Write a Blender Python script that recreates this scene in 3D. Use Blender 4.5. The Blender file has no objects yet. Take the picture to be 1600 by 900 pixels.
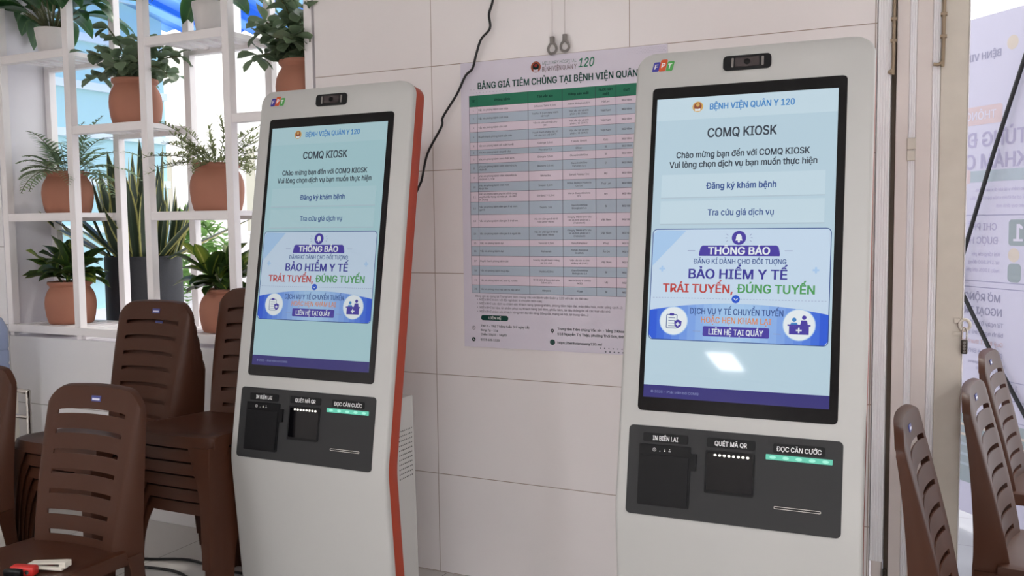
import bpy, bmesh, math, random, os
from mathutils import Vector, Matrix
C = bpy.context.scene.collection
S = bpy.context.scene
PI = math.pi
sin, cos = math.sin, math.cos

# ------------------------------------------------------------------ camera, world, exposure
cam = bpy.data.cameras.new('camera'); co = bpy.data.objects.new('camera', cam); C.objects.link(co)
YAW, PITCH, ROLL, F = 0.449, 0.0722, -0.0116, 1430.7
cam.sensor_width = 36; cam.lens = F / 1600 * 36; cam.clip_end = 200; cam.clip_start = .05
fw = Vector((-sin(YAW) * cos(PITCH), cos(YAW) * cos(PITCH), -sin(PITCH)))
rt = Vector((cos(YAW), sin(YAW), 0)); up = rt.cross(fw)
r2 = rt * cos(ROLL) + up * sin(ROLL); u2 = -rt * sin(ROLL) + up * cos(ROLL)
co.matrix_world = Matrix(((r2.x, u2.x, -fw.x, 0), (r2.y, u2.y, -fw.y, -3.1051), (r2.z, u2.z, -fw.z, 1.40), (0, 0, 0, 1)))
S.camera = co
S.view_settings.view_transform = 'Standard'; S.view_settings.look = 'None'
S.view_settings.gamma = 1; S.view_settings.use_curve_mapping = False
S.view_settings.exposure = 0.0
W = bpy.data.worlds.new('sky'); S.world = W; W.use_nodes = True
WORLD, LAMP = 2.3, 37.0
W.node_tree.nodes['Background'].inputs[0].default_value = (.97, .985, 1, 1)
W.node_tree.nodes['Background'].inputs[1].default_value = WORLD
sd = bpy.data.lights.new('sun', 'SUN'); sd.energy = 1.2; sd.angle = .05; sd.color = (1, .95, .87)
so = bpy.data.objects.new('sun', sd); C.objects.link(so); so.rotation_euler = (math.radians(-22), math.radians(12), 0)

# ------------------------------------------------------------------ materials
def lin(c):
    return tuple((v / 255 / 12.92 if v <= 10 else ((v / 255 + .055) / 1.055) ** 2.4) for v in c)
def mat(name, rgb, rough=.6, metal=0, spec=.5, emit=0, noise=0, nscale=8, coat=0, transl=0, erough=None, bump=0):
    m = bpy.data.materials.new(name); m.use_nodes = True
    nt = m.node_tree; b = nt.nodes['Principled BSDF']; c = lin(rgb) + (1,)
    b.inputs['Base Color'].default_value = c
    b.inputs['Roughness'].default_value = rough; b.inputs['Metallic'].default_value = metal
    b.inputs['Specular IOR Level'].default_value = spec
    if coat: b.inputs['Coat Weight'].default_value = coat; b.inputs['Coat Roughness'].default_value = .05
    if emit:
        b.inputs['Emission Color'].default_value = c; b.inputs['Emission Strength'].default_value = emit
        b.inputs['Base Color'].default_value = (.004, .004, .004, 1)
    if noise or bump:
        tc = nt.nodes.new('ShaderNodeTexCoord')
        n = nt.nodes.new('ShaderNodeTexNoise'); n.inputs['Scale'].default_value = nscale; n.inputs['Detail'].default_value = 5
        nt.links.new(tc.outputs['Object'], n.inputs['Vector'])
        if noise:
            mx = nt.nodes.new('ShaderNodeMix'); mx.data_type = 'RGBA'
            mx.inputs['A'].default_value = tuple(v * (1 - noise) for v in c[:3]) + (1,)
            mx.inputs['B'].default_value = tuple(min(1, v * (1 + noise)) for v in c[:3]) + (1,)
            nt.links.new(n.outputs['Fac'], mx.inputs['Factor']); nt.links.new(mx.outputs['Result'], b.inputs['Base Color'])
        if bump:
            bp = nt.nodes.new('ShaderNodeBump'); bp.inputs['Strength'].default_value = bump; bp.inputs['Distance'].default_value = .003
            nt.links.new(n.outputs['Fac'], bp.inputs['Height']); nt.links.new(bp.outputs['Normal'], b.inputs['Normal'])
    if transl:
        t = nt.nodes.new('ShaderNodeBsdfTranslucent'); t.inputs['Color'].default_value = c
        mxs = nt.nodes.new('ShaderNodeMixShader'); mxs.inputs[0].default_value = transl
        nt.links.new(b.outputs[0], mxs.inputs[1]); nt.links.new(t.outputs[0], mxs.inputs[2])
        nt.links.new(mxs.outputs[0], nt.nodes['Material Output'].inputs['Surface'])
    return m
def mnode(nt, op, a, b=None, c=None):
    n = nt.nodes.new('ShaderNodeMath'); n.operation = op
    for i, v in enumerate((a, b, c)):
        if v is None: continue
        if isinstance(v, (int, float)): n.inputs[i].default_value = v
        else: nt.links.new(v, n.inputs[i])
    return n.outputs[0]
def tile_mat(name, rgb, joint, ax, x0, tx, ay, y0, ty, jw=.0028, rough=.32, noise=.04):
    m = mat(name, rgb, rough); nt = m.node_tree; b = nt.nodes['Principled BSDF']
    tc = nt.nodes.new('ShaderNodeTexCoord'); sp = nt.nodes.new('ShaderNodeSeparateXYZ'); nt.links.new(tc.outputs['Object'], sp.inputs[0])
    ds = []; ids = []
    for a, o, t in ((ax, x0, tx), (ay, y0, ty)):
        q = mnode(nt, 'DIVIDE', mnode(nt, 'SUBTRACT', sp.outputs[a], o), t)
        ids.append(mnode(nt, 'FLOOR', q))
        fr = mnode(nt, 'FRACT', q)
        ds.append(mnode(nt, 'MULTIPLY', mnode(nt, 'MINIMUM', fr, mnode(nt, 'SUBTRACT', 1.0, fr)), t))
    j = mnode(nt, 'LESS_THAN', mnode(nt, 'MINIMUM', ds[0], ds[1]), jw / 2)
    n = nt.nodes.new('ShaderNodeTexNoise'); n.inputs['Scale'].default_value = 3; n.inputs['Detail'].default_value = 6
    nt.links.new(tc.outputs['Object'], n.inputs['Vector'])
    wn = nt.nodes.new('ShaderNodeTexWhiteNoise'); cb = nt.nodes.new('ShaderNodeCombineXYZ')
    nt.links.new(ids[0], cb.inputs[0]); nt.links.new(ids[1], cb.inputs[1]); nt.links.new(cb.outputs[0], wn.inputs[0])
    f = mnode(nt, 'ADD', mnode(nt, 'MULTIPLY', n.outputs['Fac'], .7), mnode(nt, 'MULTIPLY', wn.outputs['Value'], .3))
    c = lin(rgb)
    m1 = nt.nodes.new('ShaderNodeMix'); m1.data_type = 'RGBA'
    m1.inputs['A'].default_value = tuple(v * (1 - noise) for v in c) + (1,); m1.inputs['B'].default_value = tuple(min(1, v * (1 + noise)) for v in c) + (1,)
    nt.links.new(f, m1.inputs['Factor'])
    m2 = nt.nodes.new('ShaderNodeMix'); m2.data_type = 'RGBA'
    nt.links.new(m1.outputs['Result'], m2.inputs['A']); m2.inputs['B'].default_value = lin(joint) + (1,)
    nt.links.new(j, m2.inputs['Factor']); nt.links.new(m2.outputs['Result'], b.inputs['Base Color'])
    bp = nt.nodes.new('ShaderNodeBump'); bp.inputs['Strength'].default_value = .5; bp.inputs['Distance'].default_value = .001
    nt.links.new(mnode(nt, 'SUBTRACT', 1.0, j), bp.inputs['Height']); nt.links.new(bp.outputs['Normal'], b.inputs['Normal'])
    return m
def leaf_mat(name, mid, edge, vein=None, t0=.55, t1=.8, rough=.4, transl=.25):
    """blade colour across the leaf (u of the UV map): midrib, blade, margin"""
    m = mat(name, mid, rough, transl=0); nt = m.node_tree; b = nt.nodes['Principled BSDF']
    uv = nt.nodes.new('ShaderNodeUVMap'); sp = nt.nodes.new('ShaderNodeSeparateXYZ'); nt.links.new(uv.outputs[0], sp.inputs[0])
    a = mnode(nt, 'ABSOLUTE', mnode(nt, 'SUBTRACT', mnode(nt, 'MULTIPLY', sp.outputs[0], 2.0), 1.0))
    n = nt.nodes.new('ShaderNodeTexNoise'); n.inputs['Scale'].default_value = 30
    tc = nt.nodes.new('ShaderNodeTexCoord'); nt.links.new(tc.outputs['Object'], n.inputs['Vector'])
    a2 = mnode(nt, 'ADD', a, mnode(nt, 'MULTIPLY', mnode(nt, 'SUBTRACT', n.outputs['Fac'], .5), .25))
    r = nt.nodes.new('ShaderNodeValToRGB'); nt.links.new(a2, r.inputs[0])
    e = r.color_ramp.elements
    e[0].position = 0; e[0].color = lin(vein or mid) + (1,); e[1].position = 1; e[1].color = lin(edge) + (1,)
    k = e.new(.14); k.color = lin(mid) + (1,); k = e.new(t0); k.color = lin(mid) + (1,); k = e.new(t1); k.color = lin(edge) + (1,)
    nt.links.new(r.outputs[0], b.inputs['Base Color'])
    if transl:
        t = nt.nodes.new('ShaderNodeBsdfTranslucent'); nt.links.new(r.outputs[0], t.inputs['Color'])
        mxs = nt.nodes.new('ShaderNodeMixShader'); mxs.inputs[0].default_value = transl
        nt.links.new(b.outputs[0], mxs.inputs[1]); nt.links.new(t.outputs[0], mxs.inputs[2])
        nt.links.new(mxs.outputs[0], nt.nodes['Material Output'].inputs['Surface'])
    return m
def plain(name, rgb): return mat(name, rgb, .7, spec=.2)

M = {}
M['tile'] = tile_mat('wall_tile', (238, 232, 231), (160, 142, 130), 0, -1.8306, .8, 2, 2.0023, .4)
M['tile_low'] = tile_mat('low_wall_tile', (234, 232, 233), (160, 155, 150), 0, -3.61, .77, 2, .502, .4, jw=.004)
M['floor'] = tile_mat('floor_tile', (200, 196, 192), (140, 135, 130), 0, 0, .6, 1, 0, .6, jw=.004, rough=.25)
M['plaster'] = mat('white_plaster', (240, 237, 243), .8, noise=.04, nscale=5)
M['ceil'] = mat('ceiling_paint', (230, 228, 224), .9)
M['room'] = mat('room_paint', (236, 230, 226), .8)
M['frame'] = mat('white_steel', (243, 238, 238), .45, noise=.03)
M['white'] = mat('kiosk_white', (184, 183, 180), .38, spec=.45, noise=.012, nscale=3)
M['orange'] = mat('kiosk_orange', (158, 58, 34), .42)
M['black'] = mat('black_plastic', (16, 16, 18), .35, spec=.25)
M['glass'] = mat('black_glass', (9, 9, 12), .05, spec=.3)
M['charcoal'] = mat('charcoal_panel', (46, 46, 47), .55, spec=.3, noise=.03)
M['dark'] = mat('dark_recess', (9, 9, 10), .6)
M['plate'] = mat('label_plate', (16, 16, 18), .45, spec=.25)
M['print_white'] = plain('print_white', (236, 236, 236))
M['led'] = mat('led_green', (104, 214, 184), .4, emit=.85)
M['led_hot'] = mat('led_green_hot', (160, 236, 214), .4, emit=1.0)
M['led_white'] = mat('led_white', (255, 250, 235), .4, emit=2.2)
M['metal'] = mat('steel', (190, 190, 188), .25, metal=1)
M['lens'] = mat('camera_lens', (52, 42, 44), .08, spec=.8)
M['chair'] = mat('brown_plastic', (66, 37, 24), .42, spec=.24, noise=.05, nscale=4)
M['sticker'] = mat('sticker_white', (214, 214, 228), .4)
M['sticker_blue'] = mat('sticker_blue', (60, 66, 130), .4)
M['terra'] = mat('terracotta', (168, 112, 90), .7, noise=.1, nscale=7, bump=.15)
M['soil'] = mat('soil', (62, 46, 38), .95, noise=.3, nscale=60)
M['whitepot'] = mat('white_pot', (226, 220, 218), .55, noise=.03)
M['granite'] = mat('dark_granite', (36, 36, 41), .65, noise=.5, nscale=140)
M['cable'] = mat('black_cable', (16, 15, 17), .5)
M['grey'] = mat('grey_plastic', (128, 122, 118), .45)
M['cordmat'] = mat('white_cord', (205, 196, 194), .6)
M['gate'] = mat('gate_paint', (222, 212, 208), .5, noise=.07, nscale=9)
M['gate_dirty'] = mat('gate_paint_worn', (208, 200, 188), .55, noise=.12, nscale=12)
M['gate_lt'] = mat('gate_aluminium', (240, 238, 240), .5, noise=.03)
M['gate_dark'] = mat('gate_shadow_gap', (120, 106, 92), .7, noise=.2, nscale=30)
M['rust'] = mat('worn_steel', (150, 132, 110), .5, metal=.3, noise=.25, nscale=40)
M['brass'] = mat('lock_body', (62, 56, 50), .4, metal=.6)
M['red'] = mat('red_plastic', (196, 44, 40), .35)
M['wplastic'] = mat('white_plastic', (226, 220, 206), .35)
M['cyan'] = mat('cyan_paint', (182, 224, 228), .7, noise=.03, nscale=2)
M['cyan_lt'] = mat('pale_band', (226, 240, 244), .6)
M['pave'] = tile_mat('paving', (158, 158, 165), (134, 132, 138), 0, 0, .4, 1, 0, .4, jw=.006, rough=.8)
M['bldg'] = mat('pale_building', (240, 236, 228), .8)
M['bwin'] = mat('building_window', (188, 184, 168), .3)
M['chrome'] = mat('chrome', (206, 202, 198), .14, metal=1)
M['seatpad'] = mat('brown_vinyl', (92, 80, 74), .5)
M['jug'] = mat('blue_jug', (186, 198, 224), .12, transl=.5)
M['lamp_on'] = mat('lamp_diffuser', (250, 251, 255), .5, emit=LAMP)
M['l_croton'] = leaf_mat('leaf_croton', (50, 74, 34), (72, 98, 40), (150, 160, 70), .7, .95, .35)
M['l_yellow'] = leaf_mat('leaf_yellow_green', (128, 146, 56), (84, 116, 48), (190, 190, 100), .5, .9, .35, .35)
M['l_lily'] = leaf_mat('leaf_lily', (52, 92, 52), (70, 110, 58), (86, 120, 70), .7, .95, .3)
M['l_jade'] = leaf_mat('leaf_round', (112, 132, 104), (128, 146, 114), (110, 128, 96), .7, .95, .4, .3)
M['l_fern'] = leaf_mat('leaf_fern', (140, 162, 126), (158, 178, 140), None, .7, .95, .5, .4)
M['l_spray'] = leaf_mat('leaf_spray', (138, 148, 104), (156, 166, 116), None, .7, .95, .5, .45)
M['l_snake'] = leaf_mat('leaf_snake', (52, 66, 50), (178, 174, 104), (66, 84, 62), .66, .82, .4, .12)
M['l_bush'] = leaf_mat('leaf_bush', (120, 158, 90), (140, 176, 100), None, .6, .9, .6, .4)
M['stem'] = mat('stem', (90, 92, 60), .7)

def awning_mat():
    m = mat('blue_awning', (60, 140, 226), .4); nt = m.node_tree; b = nt.nodes['Principled BSDF']
    tc = nt.nodes.new('ShaderNodeTexCoord'); w = nt.nodes.new('ShaderNodeTexNoise'); mp = nt.nodes.new('ShaderNodeMapping')
    mp.inputs['Scale'].default_value = (1.6, .25, .3); nt.links.new(tc.outputs['Object'], mp.inputs[0]); nt.links.new(mp.outputs[0], w.inputs['Vector'])
    w.inputs['Scale'].default_value = 3
    r = nt.nodes.new('ShaderNodeValToRGB'); nt.links.new(w.outputs['Fac'], r.inputs[0])
    e = r.color_ramp.elements; e[0].position = .38; e[0].color = lin((64, 146, 232)) + (1,); e[1].position = .62; e[1].color = lin((190, 224, 250)) + (1,)
    nt.links.new(r.outputs[0], b.inputs['Base Color'])
    t = nt.nodes.new('ShaderNodeBsdfTranslucent'); nt.links.new(r.outputs[0], t.inputs['Color'])
    x = nt.nodes.new('ShaderNodeMixShader'); x.inputs[0].default_value = .6
    nt.links.new(b.outputs[0], x.inputs[1]); nt.links.new(t.outputs[0], x.inputs[2]); nt.links.new(x.outputs[0], nt.nodes['Material Output'].inputs['Surface'])
    return m
M['awning'] = awning_mat()

# ------------------------------------------------------------------ mesh helpers
def obj(name, bm, mats, parent=None, smooth=0, loc=None):
    me = bpy.data.meshes.new(name)
    bmesh.ops.recalc_face_normals(bm, faces=bm.faces) if smooth != 'keep' and smooth != 'leaf' else None
    bm.to_mesh(me); bm.free()
    for m in (mats if isinstance(mats, (list, tuple)) else [mats]): me.materials.append(M[m] if isinstance(m, str) else m)
    if smooth:
        me.shade_smooth()
        if smooth not in ('keep', 'leaf'): me.set_sharp_from_angle(angle=math.radians(smooth))
    o = bpy.data.objects.new(name, me); C.objects.link(o)
    if parent: o.parent = parent
    if loc: o.location = loc
    return o
def tag(o, label, cat, group=None, kind=None):
    o['label'] = label; o['category'] = cat
    if group: o['group'] = group
    if kind: o['kind'] = kind
    return o
def thing(name, label, cat, loc=(0, 0, 0), rz=0, group=None):
    o = bpy.data.objects.new(name, None); C.objects.link(o); o.location = loc; o.rotation_euler = (0, 0, rz)
    o.empty_display_size = .05
    return tag(o, label, cat, group)
def struct(name, bm, mats, label=None, smooth=0):
    o = obj(name, bm, mats, smooth=smooth); o['kind'] = 'structure'
    if label: o['label'] = label; o['category'] = name.split('_')[0]
    return o
def copy_tree(o, parent=None):
    c = o.copy(); C.objects.link(c); c.parent = parent
    for ch in list(o.children): copy_tree(ch, c)
    return c
def box(bm, x0, x1, y0, y1, z0, z1, mi=0, bev=0, fn=None, seg=2):
    vs = [bm.verts.new((x, y, z)) for x in (x0, x1) for y in (y0, y1) for z in (z0, z1)]
    fs = [bm.faces.new([vs[i] for i in q]) for q in ((0, 1, 3, 2), (4, 6, 7, 5), (0, 4, 5, 1), (2, 3, 7, 6), (0, 2, 6, 4), (1, 5, 7, 3))]
    if bev:
        es = list({e for f in fs for e in f.edges})
        r = bmesh.ops.bevel(bm, geom=es, offset=bev, segments=seg, affect='EDGES', profile=.5)
        fs = list({f for v in r['verts'] for f in v.link_faces} | {f for f in fs if f.is_valid})
    for f in fs: f.material_index = mi
    if fn:
        for v in {v for f in fs for v in f.verts}: v.co = Vector(fn(*v.co))
    return fs
def prism(bm, pts, a, b, axis='z', mi=0, fn=None):
    """closed 2D outline swept from a to b along an axis; or through fn(p, q, t)"""
    f3 = fn or {'z': lambda p, q, t: (p, q, t), 'y': lambda p, q, t: (p, t, q), 'x': lambda p, q, t: (t, p, q)}[axis]
    A = [bm.verts.new(f3(p, q, a)) for p, q in pts]; B = [bm.verts.new(f3(p, q, b)) for p, q in pts]
    n = len(pts); fs = [bm.faces.new(A[::-1]), bm.faces.new(B)]
    for i in range(n): fs.append(bm.faces.new((A[i], A[(i + 1) % n], B[(i + 1) % n], B[i])))
    for f in fs: f.material_index = mi
    return fs
def rrect(x0, x1, y0, y1, r, n=6):
    out = []
    for cx, cy, a in ((x1 - r, y1 - r, 0), (x0 + r, y1 - r, 90), (x0 + r, y0 + r, 180), (x1 - r, y0 + r, 270)):
        for k in range(n + 1):
            t = math.radians(a + 90 * k / n); out.append((cx + r * cos(t), cy + r * sin(t)))
    return out
def circ(cx, cy, r, n=28, ry=None): return [(cx + r * cos(2 * PI * k / n), cy + (ry or r) * sin(2 * PI * k / n)) for k in range(n)]
def lathe(bm, prof, n=36, cx=0, cy=0, mi=0, cap=True, wob=None):
    rings = []
    for r, z in prof:
        rings.append([bm.verts.new((cx + r * (1 + (wob(k) if wob else 0)) * cos(2 * PI * k / n), cy + r * (1 + (wob(k) if wob else 0)) * sin(2 * PI * k / n), z)) for k in range(n)])
    for A, B in zip(rings, rings[1:]):
        for k in range(n):
            bm.faces.new((A[k], A[(k + 1) % n], B[(k + 1) % n], B[k])).material_index = mi
    if cap:
        bm.faces.new(rings[0][::-1]).material_index = mi; bm.faces.new(rings[-1]).material_index = mi
def tube(bm, pts, r, n=8, mi=0, closed=False, radii=None):
    pts = [Vector(p) for p in pts]; rings = []; N = len(pts); last = None
    for i, p in enumerate(pts):
        d = (pts[(i + 1) % N] - pts[i - 1]) if closed else (pts[min(i + 1, N - 1)] - pts[max(i - 1, 0)])
        d.normalize()
        if last is None: a = d.orthogonal().normalized()
        else: a = (last - d * last.dot(d)).normalized()
        last = a; b = d.cross(a); rr = radii[i] if radii else r
        rings.append([bm.verts.new(p + (a * cos(2 * PI * k / n) + b * sin(2 * PI * k / n)) * rr) for k in range(n)])
    for i in range(N if closed else N - 1):
        A, B = rings[i], rings[(i + 1) % N]
        for k in range(n): bm.faces.new((A[k], A[(k + 1) % n], B[(k + 1) % n], B[k])).material_index = mi
    if not closed: bm.faces.new(rings[0][::-1]).material_index = mi; bm.faces.new(rings[-1]).material_index = mi
def spline(P, per=8):
    P = [Vector(p) for p in P]; out = []
    for i in range(len(P) - 1):
        a, b, c, d = P[max(i - 1, 0)], P[i], P[i + 1], P[min(i + 2, len(P) - 1)]
        for k in range(per):
            t = k / per
            out.append(.5 * ((2 * b) + (c - a) * t + (2 * a - 5 * b + 4 * c - d) * t * t + (3 * b - a - 3 * c + d) * t ** 3))
    return out + [P[-1]]
def sheet(bm, fn, us, vs, th, mask=None, flip=False, mi=0):
    """a moulded sheet of real thickness over the cells of a u-v grid, with openings where mask is False"""
    e = 1e-3; P = {}; Q = {}
    def pt(i, j):
        if (i, j) not in P:
            u, v = us[i], vs[j]; p = Vector(fn(u, v))
            du = Vector(fn(u + e, v)) - Vector(fn(u - e, v)); dv = Vector(fn(u, v + e)) - Vector(fn(u, v - e))
            n = du.cross(dv); n.normalize()
            if flip: n = -n
            P[i, j] = bm.verts.new(p); Q[i, j] = bm.verts.new(p - n * th)
        return P[i, j], Q[i, j]
    on = lambda i, j: 0 <= i < len(us) - 1 and 0 <= j < len(vs) - 1 and (mask is None or mask(i, j))
    for i in range(len(us) - 1):
        for j in range(len(vs) - 1):
            if not on(i, j): continue
            c = [pt(i, j), pt(i + 1, j), pt(i + 1, j + 1), pt(i, j + 1)]
            bm.faces.new([q[0] for q in c]).material_index = mi; bm.faces.new([q[1] for q in c[::-1]]).material_index = mi
            for k, (di, dj) in enumerate(((0, -1), (1, 0), (0, 1), (-1, 0))):
                if not on(i + di, j + dj):
                    a, b = c[k], c[(k + 1) % 4]; bm.faces.new((a[1], b[1], b[0], a[0])).material_index = mi

# ------------------------------------------------------------------ lettering
FONT = None
try:                                            # Blender's own interface font; the built-in one if it is not there
    FONT = bpy.data.fonts.load(os.path.join(bpy.utils.system_resource('DATAFILES'), 'fonts', 'Inter.woff2'))
except Exception: pass
from mathutils.geometry import tessellate_polygon
def outlines(cu):
    """closed contours of a text curve, as outer outlines with their holes (overlapping strokes stay whole)"""
    cs = []
    for sp in cu.splines:
        bp = sp.bezier_points; n = len(bp); pts = []
        if n < 2: continue
        for i in range(n):
            a, b = bp[i], bp[(i + 1) % n]; p0, p1, p2, p3 = a.co.xy, a.handle_right.xy, b.handle_left.xy, b.co.xy
            st = ((p1 - p0).cross(p3 - p0) if (p3 - p0).length else 0); st2 = ((p2 - p0).cross(p3 - p0) if (p3 - p0).length else 0)
            m = 1 if abs(st) < 1e-5 and abs(st2) < 1e-5 else 3
            for k in range(m):
                t = k / m; pts.append(tuple(p0 * (1 - t) ** 3 + p1 * 3 * t * (1 - t) ** 2 + p2 * 3 * t * t * (1 - t) + p3 * t ** 3))
        ar = sum(p[0] * q[1] - q[0] * p[1] for p, q in zip(pts, pts[1:] + pts[:1])) / 2
        if abs(ar) > 1e-7: cs.append((ar, pts))
    if not cs: return []
    big = max(cs, key=lambda c: abs(c[0]))[0]; sg = 1 if big > 0 else -1
    def inside(p, poly):
        c = False
        for (x1, y1), (x2, y2) in zip(poly, poly[1:] + poly[:1]):
            if (y1 > p[1]) != (y2 > p[1]) and p[0] < (x2 - x1) * (p[1] - y1) / (y2 - y1) + x1: c = not c
        return c
    outs = [(a, p, []) for a, p in cs if a * sg > 0]
    for a, p in cs:
        if a * sg < 0:
            host = [o for o in outs if inside(p[0], o[1])]
            if host: min(host, key=lambda o: abs(o[0]))[2].append(p)
    return [(p, h) for a, p, h in outs]
class Ink:
    """collects printed text and flat printed shapes for one surface; 2D (x right, y up) mapped by fn(x, y, layer)"""
    def __init__(s, fn): s.fn = fn; s.items = []; s.mats = []; s.shapes = []
    def mi(s, m):
        if m not in s.mats: s.mats.append(m)
        return s.mats.index(m)
    def text(s, t, cx, cy, m, width=None, cap=None, align='c', bold=0, shear=0, layer=3):
        s.items.append((t, cx, cy, s.mi(m), width, cap, align, bold, shear, layer))
    def poly(s, pts, m, layer=1): s.shapes.append((pts, s.mi(m), layer))
    def line(s, x0, y0, x1, y1, w, m, layer=2):
        d = Vector((x1 - x0, y1 - y0)).normalized(); nx, ny = -d.y * w / 2, d.x * w / 2
        s.poly([(x0 + nx, y0 + ny), (x0 - nx, y0 - ny), (x1 - nx, y1 - ny), (x1 + nx, y1 + ny)], m, layer)
    def ring(s, pts, w, m, layer=2):
        n = len(pts)
        for i in range(n):
            a, b = pts[i], pts[(i + 1) % n]
            if (Vector(a) - Vector(b)).length > 1e-6: s.line(*a, *b, w, m, layer)
    cap_h = None
    def into(s, bm, base=0):
        if Ink.cap_h is None:
            Ink.cap_h = 1; t = Ink(lambda x, y, l: (x, y, 0)); t.text('H', 0, 0, 'white', cap=1); b_ = bmesh.new(); t.into(b_)
            Ink.cap_h = max(v.co.y for v in b_.verts) - min(v.co.y for v in b_.verts); b_.free()
        for pts, mi, layer in s.shapes:
            try:
                f = bm.faces.new([bm.verts.new(s.fn(x, y, layer)) for x, y in pts]); f.material_index = mi + base
            except ValueError: pass
        made = []
        for it in s.items:
            cu = bpy.data.curves.new('t', 'FONT'); cu.body = it[0]; cu.size = 1; cu.resolution_u = 3
            cu.shear = it[8]
            if FONT: cu.font = FONT
            o = bpy.data.objects.new('t', cu); C.objects.link(o); made.append((o, cu))
        bpy.context.view_layer.update(); dg = bpy.context.evaluated_depsgraph_get()
        for (o, cu), (t, cx, cy, mi, width, cap, align, bold, shear, layer) in zip(made, s.items):
            ev = o.evaluated_get(dg); gl = outlines(ev.to_curve(dg))
            if gl:
                xs = [p[0] for out, _ in gl for p in out]; x0, x1 = min(xs), max(xs); CAP = Ink.cap_h
                sy = cap / CAP if cap else width / max(1e-6, x1 - x0)
                sx = width / max(1e-6, x1 - x0) if width else sy
                if not cap: sy = sx
                ox = {'c': cx - sx * (x0 + x1) / 2, 'l': cx - sx * x0, 'r': cx - sx * x1}[align]; oy = cy - sy * CAP / 2
                e = bold * .75
                sh_ = [(0, 0)] if bold < .004 else [(-e, 0), (e, 0)] if bold < .018 else [(-e, -e * .4), (e, e * .4), (-e, e * .4), (e, -e * .4), (0, 0)]
                for qi, (out, holes) in enumerate(gl):
                    loops = [out] + holes; flat = [p for l in loops for p in l]
                    tris = tessellate_polygon([[Vector((p[0], p[1], 0)) for p in l] for l in loops])
                    for q, (dx, dy) in enumerate(sh_):      # struck several times: a heavier weight
                        vs = [bm.verts.new(s.fn(ox + (p[0] + dx) * sx, oy + (p[1] + dy) * sy, layer + .08 * q + .02 * (qi % 3))) for p in flat]
                        for tr_ in tris:
                            try: bm.faces.new([vs[i] for i in tr_]).material_index = mi + base
                            except ValueError: pass
            ev.to_curve_clear()
        for o, cu in made: bpy.data.objects.remove(o); bpy.data.curves.remove(cu)

# ================================================================== STRUCTURE
def wall(name, x0, x1, y0, y1, z0, z1, m, side='plaster', label=None):
    bm = bmesh.new(); fs = box(bm, x0, x1, y0, y1, z0, z1)
    for f in fs:
        f.normal_update()
        if abs(f.normal.y) < .5 or f.calc_center_median().y > (y0 + y1) / 2 + 1e-4: f.material_index = 1
    return struct(name, bm, [m, side])
TOPZ = 2.95
wall('wall_back', -2.385, -.225, 0, .33, 0, 3.0, 'tile')
wall('wall_back_low', -4.385, -2.385, 0, .33, 0, .845, 'tile_low')
wall('wall_back_corner', -5.6, -4.385, 0, .33, 0, 3.0, 'tile_low')
wall('wall_back_header', -4.385, -2.385, 0, .33, TOPZ, 3.0, 'plaster')
wall('wall_back_lintel', -.225, 3.3, 0, .33, TOPZ, 3.0, 'plaster')
wall('wall_back_end', 3.3, 4.2, 0, .33, 0, 3.0, 'tile')
bm = bmesh.new(); box(bm, -4.6, -2.2, .33, .95, .78, .83); struct('trim_1', bm, 'plaster')
bm = bmesh.new(); box(bm, -5.6, 4.2, -12, .33, -.1, 0); struct('floor', bm, 'floor')
bm = bmesh.new(); box(bm, -5.6, 4.2, -12, .33, 3.0, 3.1); struct('ceiling', bm, 'ceil')
bm = bmesh.new(); box(bm, -5.7, -5.6, -12.1, .33, 0, 3.1); struct('wall_left', bm, 'room')
bm = bmesh.new(); box(bm, 4.2, 4.3, -12.1, .33, 0, 3.1); struct('wall_right', bm, 'room')
bm = bmesh.new(); box(bm, -5.7, 4.3, -12.1, -12, 0, 3.1); struct('wall_front', bm, 'room')
bm = bmesh.new(); box(bm, -30, 30, .33, 40, -.16, -.01); struct('ground', bm, 'pave')

for i, (x, y) in enumerate([(-2.27, -10.5), (.3, -7.2), (2.6, -7.2), (-4.2, -7.2), (.3, -5.8), (2.4, -5.8), (.3, -4.4), (2.2, -4.4), (-3.0, -4.4)]):
    w = ('beside the rear wall', 'in the middle of the hall', 'over the waiting area', 'nearest the kiosk wall')[0 if i < 1 else 1 if i < 4 else 2 if i < 6 else 3]
    t = thing('ceiling_light', 'white rectangular ceiling light panel ' + w, 'ceiling light', (x, y, 3.0), 0, 'ceiling light panels ' + w)
    bm = bmesh.new()
    for a, b, c, d in ((-.2, .2, -.62, -.59), (-.2, .2, .59, .62), (-.2, -.17, -.59, .59), (.17, .2, -.59, .59)): box(bm, a, b, c, d, -.03, 0)
    obj('frame', bm, 'frame', t)
    bm = bmesh.new(); box(bm, -.17, .17, -.59, .59, -.022, -.012); obj('diffuser', bm, 'lamp_on', t)

# ------------------------------------------------------------------ outside
bm = bmesh.new(); box(bm, -6.3, -6.1, .34, 2.75, .75, 4.6); o = struct('wall_outside', bm, 'cyan')
for k in range(10):
    bm = bmesh.new(); box(bm, -6.1, -6.06, .34, 2.75, .98 + .37 * k, 1.04 + .37 * k); obj('strip', bm, 'cyan_lt', o)
bm = bmesh.new(); box(bm, -6.35, -6.0, .34, 2.8, -.01, .75); struct('wall_plinth', bm, 'plaster')
bm = bmesh.new()
N = 60; ring = []
for k in range(N + 1):
    x = -7.6 + 3.9 * k / N; w = .025 * sin(2 * PI * (x / .16))
    ring.append([bm.verts.new((x, y, z - .11 * (x + 7.2) + w + dz)) for y, z in ((1.1, 3.55), (2.0, 3.4), (3.0, 3.22)) for dz in (0, .01)])
for A, B in zip(ring, ring[1:]):
    for a, b in ((0, 2), (2, 4), (5, 3), (3, 1), (1, 0), (4, 5)): bm.faces.new((A[a], A[b], B[b], B[a]))
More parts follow.
